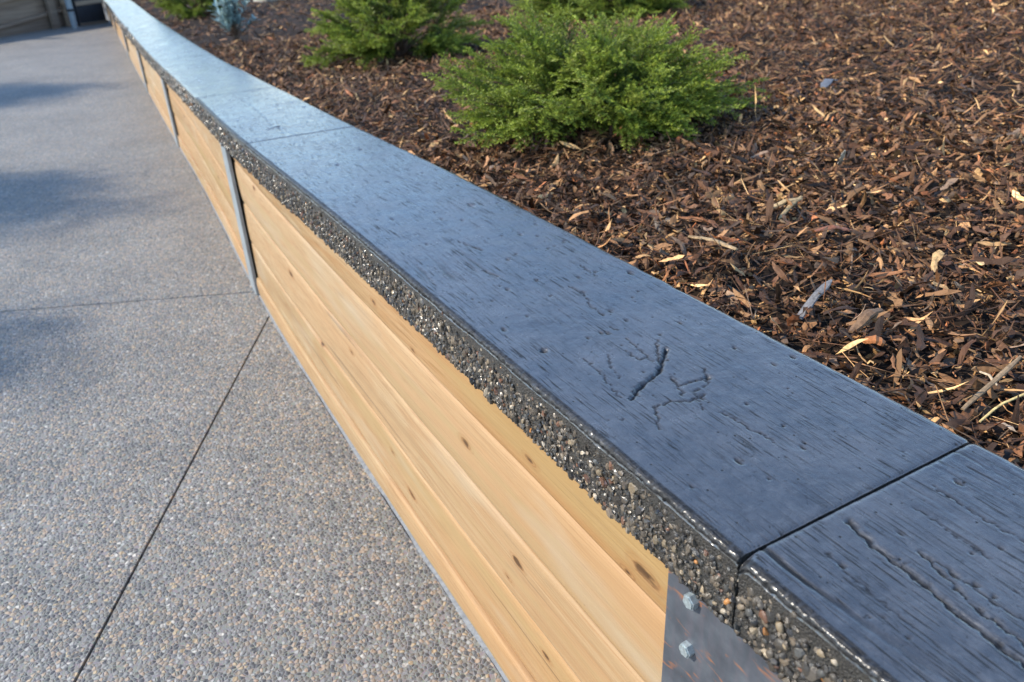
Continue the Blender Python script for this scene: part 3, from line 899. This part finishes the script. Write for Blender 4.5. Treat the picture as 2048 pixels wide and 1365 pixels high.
def bed_points(r, x0, x1, y0, y1, dens):
    n = int((x1 - x0) * (y1 - y0) * dens)
    u = r.uniform(x0, x1, n); y = r.uniform(y0, y1, n)
    return XW(y) + W + u, y
def chips(r, x, y, smin, smax, tilt, lift):
    n = len(x)
    L = np.exp(r.uniform(math.log(smin), math.log(smax), n))
    yaw = r.uniform(0, 2 * math.pi, n)
    pit = r.normal(0, tilt, n); rol = r.normal(0, tilt * 1.5, n)
    steep = r.random(n) < 0.05
    pit[steep] += r.uniform(0.4, 1.0, steep.sum()) * r.choice([-1, 1], steep.sum())
    cy_, sy_ = np.cos(yaw), np.sin(yaw); cp, sp_ = np.cos(pit), np.sin(pit); cr, sr = np.cos(rol), np.sin(rol)
    R = np.zeros((n, 3, 3))
    R[:, 0, 0] = cy_ * cp; R[:, 0, 1] = cy_ * sp_ * sr - sy_ * cr; R[:, 0, 2] = cy_ * sp_ * cr + sy_ * sr
    R[:, 1, 0] = sy_ * cp; R[:, 1, 1] = sy_ * sp_ * sr + cy_ * cr; R[:, 1, 2] = sy_ * sp_ * cr - cy_ * sr
    R[:, 2, 0] = -sp_; R[:, 2, 1] = cp * sr; R[:, 2, 2] = cp * cr
    z = bedz(x, y) + r.uniform(-0.012, lift, n) + np.abs(sp_) * L * 0.25
    # keep chips off the coping: tuck their near ends behind the slab
    reach = np.abs(R[:, 0, 0]) * L * 0.5
    x = np.maximum(x, XW(y) + W + 0.002 + reach * 0.95)
    ci = r.choice(len(CC), n, p=CP / CP.sum())
    col = CC[ci] * np.exp(r.uniform(-0.75, 0.85, (n, 1))) * np.array([1.18, 1.0, 0.82])
    wsc = np.clip(0.035 / L, 0.6, 1.9) * r.uniform(0.75, 1.5, n)
    S = np.stack([L, L * wsc, L * wsc * 0.8], 1)
    return dict(C=np.stack([x, y, z], 1), R=R, S=S, col=col, var=r.integers(0, len(kinds), n), L=L)
def join_chips(name, D, shapes, idx, parent):
    av, af, ac, base = [], [], [], 0
    for vv, (sv, sf) in enumerate(shapes):
        ii = idx[D['var'][idx] == vv]
        if not len(ii): continue
        pts = np.einsum('nij,nkj->nki', D['R'][ii], sv[None] * D['S'][ii][:, None, :]) + D['C'][ii][:, None, :]
        m_ = len(sv)
        av.append(pts.reshape(-1, 3)); af.append((sf[None] + (np.arange(len(ii)) * m_)[:, None, None] + base).reshape(-1, 3)); ac.append(np.repeat(D['col'][ii], m_, 0))
        base += len(ii) * m_
    me = mesh_np(name, np.concatenate(av), np.concatenate(af), False, np.concatenate(ac))
    return tag(link(name, me, parent, M["chip"]), kind="stuff")

r = np.random.default_rng(21)
x, y = bed_points(r, 0.0, 1.35, -0.35, 2.1, 6500)
fib = chips(r, x, y, 0.006, 0.024, 0.40, 0.006)
join_chips("mulch_fines", fib, CH_LO, np.arange(len(fib['L'])), bed)
x, y = bed_points(r, 0.0, 1.35, -0.35, 2.1, 4600)
near = chips(r, x, y, 0.014, 0.058, 0.40, 0.018)
x, y = bed_points(r, 0.0, 3.2, -0.35, 3.4, 650)
lng = chips(r, x, y, 0.05, 0.11, 0.2, 0.02)
lng['S'][:, 1:] *= 0.36
lng['var'] = np.where(np.array(kinds)[lng['var']] == 1, 0, lng['var'])
join_chips("shredded_fibres", lng, CH_LO, np.arange(len(lng['L'])), bed)
# the 300 that show largest in the picture are single pieces
rel = near['C'] - np.array(EYE)
dep = rel @ np.array(FWD)
uu = rel @ np.array(RIGHT) / dep * 1586 / 1024; vv_ = rel @ np.array(DOWN) / dep * 1586 / 682
vis = (np.abs(uu) < 0.98) & (np.abs(vv_) < 0.98) & (dep > 0.2)
score = np.where(vis, near['L'] * np.sqrt(near['S'][:, 1]) / dep + near['C'][:, 2] * 0.2, -1)
pick = np.argsort(-score)[:300]
sing = np.zeros(len(score), bool); sing[pick] = True
chip_meshes = []
for sv, sf in CH_HI:
    me = mesh_np("wood_chip", sv, sf, False)
    a = me.attributes.new("tint", 'FLOAT_COLOR', 'POINT')
    a.data.foreach_set("color", np.zeros(len(sv) * 4, np.float32))
    me.materials.append(M["chip"])
    chip_meshes.append(me)
for i in pick:
    o = bpy.data.objects.new("wood_chip", chip_meshes[near['var'][i]])
    COL.objects.link(o); o.parent = bed
    A = Matrix((near['R'][i] * near['S'][i][None, :]).tolist()).to_4x4()
    A.translation = Vector(near['C'][i] + np.array([0, 0, 0.004]))
    o.matrix_local = A
    o.color = (*near['col'][i], 1.0)
join_chips("loose_mulch", near, CH_HI, np.where(~sing)[0], bed)
x, y = bed_points(r, 0.0, 5.2, -0.6, 6.2, 2300)
d = np.hypot(x, y)
keep = (d > 1.9) & ((x > XW(y) + W + 1.3) | (y > 2.05))
mid = chips(r, x[keep], y[keep], 0.016, 0.072, 0.36, 0.018)
join_chips("loose_mulch", mid, CH_LO, np.arange(len(mid['L'])), bed)
x, y = bed_points(r, 0.0, 9.0, 0.0, 17.0, 260)
keep = (x > XW(y) + W + 5.1) | (y > 6.0)
farc = chips(r, x[keep], y[keep], 0.035, 0.12, 0.25, 0.012)
join_chips("loose_mulch", farc, CH_LO, np.arange(len(farc['L'])), bed)

# pieces of mulch that stand out one by one
def stick(name, pts, w, th, col, label, cat, taper=(0.5, 0.4), rag=0.15, seed=0):
    r = np.random.default_rng(seed)
    P = np.array(pts, float)
    n = 9
    t = np.linspace(0, 1, n)
    seg = np.linspace(0, 1, len(P))
    C = np.stack([np.interp(t, seg, P[:, i]) for i in range(3)], 1)
    C += r.normal(0, rag * w * 0.35, C.shape)
    V = []
    for i in range(n):
        d = C[min(i + 1, n - 1)] - C[max(i - 1, 0)]; d /= np.linalg.norm(d)
        s = np.cross(d, (0, 0, 1)); s /= np.linalg.norm(s)
        up = np.cross(s, d)
        k = (taper[0] + (1 - taper[0]) * min(1, t[i] * 6)) * (taper[1] + (1 - taper[1]) * min(1, (1 - t[i]) * 6)) * r.uniform(1 - rag, 1 + rag)
        for a, b in ((-1, -0.4), (-0.8, 0.5), (0.1, 0.75), (0.85, 0.45), (1, -0.4)):
            V.append(C[i] + s * a * w / 2 * k + up * b * th / 2 * (0.6 + 0.4 * k))
    V = np.array(V)
    base = C.mean(0)
    F = grid_faces(n, 5, True)
    me = mesh_np(name, V - base, F, False)
    bm = bmesh.new(); bm.from_mesh(me); bm.verts.ensure_lookup_table()
    bm.faces.new([bm.verts[j] for j in range(5)]); bm.faces.new([bm.verts[(n - 1) * 5 + j] for j in range(4, -1, -1)])
    bmesh.ops.recalc_face_normals(bm, faces=bm.faces[:]); bm.to_mesh(me); bm.free()
    a = me.attributes.new("tint", 'FLOAT_COLOR', 'POINT')
    a.data.foreach_set("color", np.zeros(len(me.vertices) * 4, np.float32))
    o = link(name, me, None, M["chip"])
    o.location = base
    o.color = (*col, 1.0)
    return tag(o, label, cat)
def bz(x, y, dz=0.012): return (x, y, float(bedz(np.array(x), np.array(y))) + dz)
stick("wood_splinter", [bz(.858, .712, .012), bz(.90, .722, .026), bz(.944, .733, .036)], .013, .005, (.19, .18, .175), "weathered grey split stick lying on the mulch beside the coping", "wood splinter", (.9, .25), .06, 1)
stick("bark_chip", [bz(.860, .600, .022), bz(.867, .590, .028), bz(.876, .580, .022)], .017, .010, (.42, .155, .05), "small bright orange bark chip among the dark mulch near the coping", "bark chip", (.5, .5), .12, 2)
stick("stick", [bz(.836, .440, .016), bz(.90, .446, .026), bz(.965, .454, .03)], .0065, .005, (.27, .185, .105), "long straight tan stick pointing right, close to the open coping joint", "stick", (.7, .6), .12, 3)
stick("straw_stem", [bz(.825, .411, .014), bz(.86, .413, .028), bz(.90, .401, .032), bz(.95, .375, .02)], .0030, .0028, (.62, .46, .19), "thin curved golden straw stem at the right edge of the photo", "straw", (.8, .6), .05, 4)
stick("wood_splinter", [bz(1.145, 1.056, .016), bz(1.18, 1.05, .024), bz(1.218, 1.046, .028)], .013, .006, (.46, .32, .16), "pale cream splinter, broader arm of a V of two on the mulch", "wood splinter", (.3, .8), .1, 5)
stick("wood_splinter", [bz(1.118, 1.004, .016), bz(1.17, 1.03, .022), bz(1.226, 1.052, .03)], .008, .006, (.42, .29, .14), "pale cream splinter, thinner lower arm of a V of two on the mulch", "wood splinter", (.4, .8), .1, 6)
stick("bark_chip", [bz(1.115, .916, .016), bz(1.15, .905, .022), bz(1.180, .893, .02)], .016, .005, (.27, .105, .055), "flat reddish brown bark chip right of the middle of the bed", "bark chip", (.5, .4), .12, 7)
stick("stick", [bz(.942, 1.052, .014), bz(.936, .985, .024), bz(.926, .915, .026)], .010, .006, (.40, .275, .145), "long pale tan stick lying parallel to the coping edge", "stick", (.6, .6), .12, 8)
stick("wood_splinter", [bz(1.47, 1.17, .01), bz(1.445, 1.145, .035), bz(1.432, 1.13, .06)], .008, .005, (.45, .44, .38), "small whitish splinter standing up out of a dark hollow in the mulch", "wood splinter", (.8, .3), .2, 9)
stick("leaf_scrap", [bz(2.07, 1.75, .018), bz(2.13, 1.78, .026), bz(2.20, 1.81, .02)], .030, .004, (.14, .15, .17), "blue-grey dry leaf scrap on the mulch, right of the near juniper", "leaf scrap", (.3, .3), .1, 10)
stick("wood_splinter", [bz(.916, .472, .022), bz(.909, .457, .028), bz(.900, .440, .024)], .0036, .003, (.55, .42, .27), "tiny pale splinter pointing at the long tan stick", "wood splinter", (.6, .5), .1, 11)
stick("bark_chip", [bz(.867, .628, .018), bz(.905, .636, .028), bz(.943, .643, .03)], .015, .008, (.20, .115, .06), "rough brown bark strip beyond the orange bark chip", "bark chip", (.4, .6), .22, 12)

# ------------------------------------------------------------------ junipers
def tube(pts, rad, sides=5):
    pts = np.asarray(pts); n = len(pts)
    V = []
    for i in range(n):
        d = pts[min(i + 1, n - 1)] - pts[max(i - 1, 0)]; d = d / (np.linalg.norm(d) + 1e-9)
        a = np.cross(d, (0.31, 0.2, 0.93)); a /= np.linalg.norm(a); b = np.cross(d, a)
        for k in range(sides):
            w = 2 * math.pi * k / sides
            V.append(pts[i] + (a * math.cos(w) + b * math.sin(w)) * rad[i])
    return np.array(V), grid_faces(n, sides, True)

def juniper_meshes(seed, R, H, nb, leafscale=1.0):
    r = np.random.default_rng(seed)
    sV, sF, sb = [], [], 0
    shoots = []           # origin, direction, up, length, age colour
    for k in range(nb):
        az = r.uniform(0, 2 * math.pi)
        el = math.asin(r.uniform(0.02, 0.98) ** 0.9) if k % 3 else r.uniform(0.02, 0.3)
        lob = 0.80 + 0.32 * vnoise(np.array([az * 1.3 + seed]), np.array([el * 3.0]), seed)[0]
        reach = lob * r.uniform(0.82, 1.05)
        end = np.array([math.cos(az) * math.cos(el) * R, math.sin(az) * math.cos(el) * R, 0.05 + math.sin(el) * H]) * reach
        mid = np.array([end[0] * 0.42, end[1] * 0.42, end[2] * 0.62 + 0.05 * H])
        tt = np.linspace(0, 1, 9)[:, None]
        P = (1 - tt) ** 2 * np.array([r.normal(0, .02), r.normal(0, .02), 0.0]) + 2 * tt * (1 - tt) * mid + tt ** 2 * end
        P[:, 2] += (tt[:, 0] ** 3) * r.uniform(-0.02, 0.035)
        P[1:] += r.normal(0, 0.006, P[1:].shape)
        P[:, 2] = np.maximum(P[:, 2], 0.004)
        v, f = tube(P, np.linspace(0.0055, 0.0014, 9), 4)
        sV.append(v); sF.append(f + sb); sb += len(v)
        nsp = r.integers(11, 16)
        for q in range(nsp):
            s = 0.42 + 0.58 * (q + r.random()) / nsp
            i = min(int(s * 8), 7); fr = s * 8 - i
            o = P[i] * (1 - fr) + P[i + 1] * fr
            d = P[i + 1] - P[i]; d /= np.linalg.norm(d)
            side = np.cross(d, (0, 0, 1)); side /= np.linalg.norm(side) + 1e-9
            a = r.uniform(-1.15, 1.15) * (1.05 - 0.5 * s)
            dd = d * math.cos(a) + side * math.sin(a) * 0.8 + np.array([0, 0, r.uniform(-0.35, 0.30)])
            dd /= np.linalg.norm(dd)
            shoots.append((o, dd, r.uniform(0.07, 0.15) * (1.1 - 0.25 * s), s))
    O = np.array([s[0] for s in shoots]); D = np.array([s[1] for s in shoots]); L = np.array([s[2] for s in shoots]); A = np.array([s[3] for s in shoots])
    # side shoots, alternate along each spray, in a loose plane
    ns = 22
    n = len(O)
    rnd = r.normal(0, 0.28, (n, 3)) + np.array([0, 0, 1.0]); side = np.cross(D, rnd); side /= np.linalg.norm(side, axis=1)[:, None]
    nrm = np.cross(D, side)
    tpos = (np.arange(ns) + 0.5) / ns
    sgn = np.where(np.arange(ns) % 2 == 0, 1.0, -1.0)
    bend = (tpos ** 2)[None, :, None] * np.array([0, 0, 1.0]) * (r.uniform(-0.25, 0.15, n) * L)[:, None, None]
    So = O[:, None] + D[:, None] * (L[:, None] * tpos[None])[..., None] + bend
    spread = r.normal(0, 0.28, (n, ns))
    Sd = D[:, None] * 0.72 + side[:, None] * (sgn[None] * np.cos(spread))[..., None] * 0.75 + nrm[:, None] * np.sin(spread)[..., None] * 0.8
    Sd /= np.linalg.norm(Sd, axis=2)[..., None]
    Sl = (L[:, None] * 0.24 * (1.1 - tpos[None] * 0.75)) * r.uniform(0.6, 1.25, (n, ns))
    So = So.reshape(-1, 3); Sd = Sd.reshape(-1, 3); Sl = Sl.ravel()
    age = np.repeat(A, ns) * 0.6 + np.tile(tpos, n) * 0.4
    hz = np.repeat(r.random(n), ns)
    # scale leaves on each side shoot
    nl = 7
    m_ = len(So)
    tl = (np.arange(nl) + 0.3) / nl
    lo = So[:, None] + Sd[:, None] * (Sl[:, None] * tl[None])[..., None]
    rd = r.normal(0, 1, (m_, nl, 3)); rd -= (rd * Sd[:, None]).sum(2)[..., None] * Sd[:, None]; rd /= np.linalg.norm(rd, axis=2)[..., None] + 1e-9
    ld = Sd[:, None] * 0.85 + rd * 0.55; ld /= np.linalg.norm(ld, axis=2)[..., None]
    wd = np.cross(ld, rd); wd /= np.linalg.norm(wd, axis=2)[..., None] + 1e-9
    ll = r.uniform(0.0065, 0.0105, (m_, nl, 1)) * leafscale; lw = ll * 0.15
    p0 = lo; p1 = lo + ld * ll * 0.45 + wd * lw; p2 = lo + ld * ll; p3 = lo + ld * ll * 0.45 - wd * lw
    V = np.stack([p0, p1, p2, p3], 2).reshape(-1, 3)
    nf = m_ * nl
    F = np.arange(nf * 4).reshape(-1, 4)
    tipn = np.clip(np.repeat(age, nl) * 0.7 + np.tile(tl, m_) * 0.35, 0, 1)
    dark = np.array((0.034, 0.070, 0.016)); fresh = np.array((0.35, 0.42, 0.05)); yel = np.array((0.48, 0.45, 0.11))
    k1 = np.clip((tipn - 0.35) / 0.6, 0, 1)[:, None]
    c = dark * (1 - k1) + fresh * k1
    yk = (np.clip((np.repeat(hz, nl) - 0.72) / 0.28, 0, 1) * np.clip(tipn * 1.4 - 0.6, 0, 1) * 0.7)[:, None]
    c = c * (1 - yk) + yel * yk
    c *= r.uniform(0.75, 1.25, (nf, 1))
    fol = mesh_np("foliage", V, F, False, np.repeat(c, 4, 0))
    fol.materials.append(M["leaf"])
    stem = mesh_np("branches", np.concatenate(sV), np.concatenate(sF), True)
    stem.materials.append(M["twig"])
    return stem, fol
JA = juniper_meshes(6, 0.39, 0.25, 150, 1.1)
JB = juniper_meshes(9, 0.41, 0.32, 75, 1.3)
def juniper(meshes, x, y, z, s, rz, label, group=None):
    o = empty("juniper_shrub", (x, y, z)); o.scale = (s[0], s[1], s[2]); o.rotation_euler = (0, 0, rz)
    tag(o, label, "shrub", group)
    link("branches", meshes[0], o)
    tag(link("foliage", meshes[1], o), kind="stuff")
    return o
G = "spreading junipers in the mulch bed"
jz = lambda x, y: float(bedz(np.array(x), np.array(y))) - 0.012
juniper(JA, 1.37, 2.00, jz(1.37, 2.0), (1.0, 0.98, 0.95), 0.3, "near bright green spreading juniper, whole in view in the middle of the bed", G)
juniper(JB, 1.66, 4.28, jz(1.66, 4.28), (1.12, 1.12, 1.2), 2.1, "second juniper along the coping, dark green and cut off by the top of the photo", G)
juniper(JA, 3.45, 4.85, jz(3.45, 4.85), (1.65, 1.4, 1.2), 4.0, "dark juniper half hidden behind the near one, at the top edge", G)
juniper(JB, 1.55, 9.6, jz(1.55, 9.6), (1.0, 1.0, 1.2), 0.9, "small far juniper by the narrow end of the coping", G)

# trees across the path, out of the picture, whose soft shade falls on the paving
def tree_meshes(seed, H, R, base):
    r = np.random.default_rng(seed)
    tv, tf = tube([(0, 0, -0.1), (0.03, 0.02, H * 0.3), (-0.02, 0.03, H * 0.6), (0, 0, H * 0.92)], [0.13, 0.10, 0.06, 0.015], 10)
    bV, bF, nb_ = [], [], 0
    cen = []
    for k in range(70):
        f = r.uniform(0.0, 1.0)
        z = base + (H - base) * f
        rad = R * math.sqrt(max(0.02, 1 - (2 * f - 1) ** 2)) * r.uniform(0.35, 0.92)
        az = r.uniform(0, 2 * math.pi)
        e = np.array([math.cos(az) * rad, math.sin(az) * rad, z])
        v, f_ = tube([(0, 0, max(base * 0.8, z - 0.7)), e * np.array([.5, .5, 1]) - np.array([0, 0, .25]), e], [0.03, 0.018, 0.006], 5)
        bV.append(v); bF.append(f_ + nb_); nb_ += len(v); cen.append(e)
    cen = np.array(cen)
    n = 22000
    c = cen[r.integers(0, len(cen), n)] + r.normal(0, 0.17, (n, 3))
    d = r.normal(0, 1, (n, 3)); d /= np.linalg.norm(d, axis=1)[:, None]
    w = np.cross(d, r.normal(0, 1, (n, 3))); w /= np.linalg.norm(w, axis=1)[:, None]
    l = r.uniform(0.05, 0.085, (n, 1))
    V = np.stack([c, c + d * l * .5 + w * l * .32, c + d * l, c + d * l * .5 - w * l * .32], 1).reshape(-1, 3)
    col = np.repeat(np.array((0.06, 0.11, 0.03)) * r.uniform(0.6, 1.4, (n, 1)), 4, 0)
    tr = mesh_np("trunk", tv, tf); tr.materials.append(M["twig"])
    br = mesh_np("branches", np.concatenate(bV), np.concatenate(bF)); br.materials.append(M["twig"])
    cr = mesh_np("crown", V, np.arange(n * 4).reshape(-1, 4), False, col); cr.materials.append(M["leaf"])
    return tr, br, cr
TREE = tree_meshes(4, 9.5, 1.25, 3.8)
def tree(tipx, tipy, s, rz, label):
    h = 9.3 * s
    o = empty("leafy_tree", (tipx - h * -SUN.x / SUN.z, tipy + h * SUN.y / SUN.z, 0.0)); o.scale = (s, s, s); o.rotation_euler = (0, 0, rz)
    tag(o, label, "tree", "trees across the path")
    link("trunk", TREE[0], o); link("branches", TREE[1], o); tag(link("crown", TREE[2], o), kind="stuff")
tree(-0.28, 7.9, 1.0, 0.4, "farthest leafy tree of three across the path, shading the paving")
tree(-0.16, 4.45, 0.85, 2.0, "middle leafy tree of three across the path, shading the paving")
tree(-0.58, 2.95, 0.80, 3.3, "nearest and smallest leafy tree of three across the path, shading the paving")

# ------------------------------------------------------------------ grey-blue leafy plants
def rosette_plant(name, loc, h, spread, n, seed, label, cat, ll=0.06, lw=0.35):
    r = np.random.default_rng(seed)
    root = empty(name, loc)
    tag(root, label, cat)
    sV, sF, sb = [], [], 0
    V, F, C = [], [], []
    for k in range(n):
        az = r.uniform(0, 2 * math.pi); out = r.uniform(0.05, 1.0) * spread; hh = h * r.uniform(0.55, 1.0) * (1 - 0.45 * out / spread)
        P = np.array([[0, 0, 0], [math.cos(az) * out * .5, math.sin(az) * out * .5, hh * .6], [math.cos(az) * out, math.sin(az) * out, hh]])
        t = np.linspace(0, 1, 7)[:, None]
        Q = (1 - t) ** 2 * P[0] + 2 * t * (1 - t) * P[1] + t ** 2 * P[2]
        v, f = tube(Q, np.linspace(0.006, 0.0025, 7), 4); sV.append(v); sF.append(f + sb); sb += len(v)
        for q in range(26):
            s = r.uniform(0.35, 1.0)
            i = min(int(s * 6), 5); o = Q[i] + (Q[i + 1] - Q[i]) * (s * 6 - i)
            d = r.normal(0, 1, 3); d[2] = abs(d[2]) * 0.7 + 0.15; d /= np.linalg.norm(d)
            w = np.cross(d, (0, 0, 1)); w /= np.linalg.norm(w); up = np.cross(w, d)
            l = ll * r.uniform(0.6, 1.1); b = len(V)
            V += [o, o + d * l * .35 + w * l * lw * .45 + up * l * .05, o + d * l * .75 + w * l * lw * .4 + up * l * .06, o + d * l, o + d * l * .75 - w * l * lw * .4 + up * l * .06, o + d * l * .35 - w * l * lw * .45 + up * l * .05]
            F.append([b, b + 1, b + 2, b + 3]); F.append([b, b + 3, b + 4, b + 5])
            C += [np.array((0.34, 0.47, 0.47)) * r.uniform(0.6, 1.35)] * 6
    me = mesh_np("stems", np.concatenate(sV), np.concatenate(sF)); link("stems", me, root, M["twig"])
    me = mesh_np("leaves", np.array(V), np.array(F), False, np.array(C)); tag(link("leaves", me, root, M["bluegreen"]), kind="stuff")
rosette_plant("succulent_plant", (1.29, 6.6, jz(1.29, 6.6)), 0.36, 0.19, 26, 3, "pale blue-green leafy succulent clump alone on the mulch", "succulent")
rosette_plant("lavender_plant", (1.52, 12.2, jz(1.52, 12.2)), 0.42, 0.22, 26, 4, "grey-green plant hugging the far end of the coping", "plant", 0.07, 0.25)

# pale stone block at the back of the bed
bm = bmesh.new()
bmesh.ops.create_cube(bm, size=1.0)
bmesh.ops.bevel(bm, geom=bm.edges[:], offset=0.08, segments=2, affect='EDGES')
bmesh.ops.subdivide_edges(bm, edges=bm.edges[:], cuts=2, use_grid_fill=True)
for v in bm.verts:
    q = v.co.copy()
    nz = float(fbm(np.array(q.x * 4 + 3), np.array(q.y * 4 + q.z * 3), 8)) - 0.5
    v.co = Vector((q.x * 0.62, q.y * 0.36, q.z * 0.24)) * (1 + nz * 0.16)
me = bpy.data.meshes.new("stone_block"); bm.to_mesh(me); bm.free()
o = link("stone_block", me, None, M["stone"])
o.location = (2.78, 10.9, jz(2.78, 10.9) + 0.10); o.rotation_euler = (0, 0, 0.25)
tag(o, "pale rough stone block at the back of the mulch, at the top edge", "stone")

# ------------------------------------------------------------------ weathered timber wall at the end of the path
fw = empty("timber_screen", (0.1, 13.6, 0.09))
tag(fw, "dark weathered horizontal board screen closing the far end of the path", "timber screen")
fw.rotation_euler = (0, 0, 0.70)
zb = -0.03
slope = 0.10
def board(x0, x1, z0, z1, yf, th, name="board", mat="oldwood"):
    me = box_mesh(name, x0, x1, yf, yf + th, z0, z1, 0.006)
    me.transform(Matrix.Shear('XZ', 4, (0, 0)) if False else Matrix.Identity(4))
    for v in me.vertices: v.co.z += slope * (v.co.x)
    link(name, me, fw, M[mat])
z = zb
for i, hb in enumerate((0.20, 0.05, 0.24, 0.05, 0.20)):
    proud = 0.05 if hb < 0.1 else 0.0
    board(-3.6, 0.52, z + 0.004, z + hb - 0.004, -proud, 0.06 + proud)
    z += hb
for px_ in (-2.4, -1.2, 0.05, 0.30):
    link("post", box_mesh("post", px_, px_ + 0.11, -0.11, -0.052, -0.05, 0.80, 0.008), fw, M["oldwood"])
pp = empty("drain_pipe", (0.46, 13.42, 0.06)); tag(pp, "pale blue-white drain pipe standing at the end of the board screen", "pipe")
v, f = tube([(0, 0, 0), (0, 0, 0.5), (0, 0, 1.0)], [0.042] * 3, 16); link("pipe", mesh_np("pipe", v, f), pp, M["pipe"])
for zz in (0.25, 0.8):
    v, f = tube([(0, 0, zz), (0, 0, zz + 0.035)], [0.05] * 2, 16); link("bracket", mesh_np("bracket", v, f), pp, M["darkpanel"])
dp = empty("storage_box", (0.74, 13.75, 0.06)); dp.rotation_euler = (0, 0, 0.5); tag(dp, "dark slate coloured box between the pale pipe and the coping", "box")
link("body", box_mesh("body", -0.22, 0.20, 0, 0.5, 0, 0.75, 0.02), dp, M["darkpanel"])
link("batten", box_mesh("batten", -0.222, 0.202, -0.02, 0.0, 0.30, 0.36, 0.004), dp, M["oldwood"])
link("base_rail", box_mesh("base_rail", -0.222, 0.202, -0.03, 0.0, 0.0, 0.07, 0.004), dp, M["oldwood"])
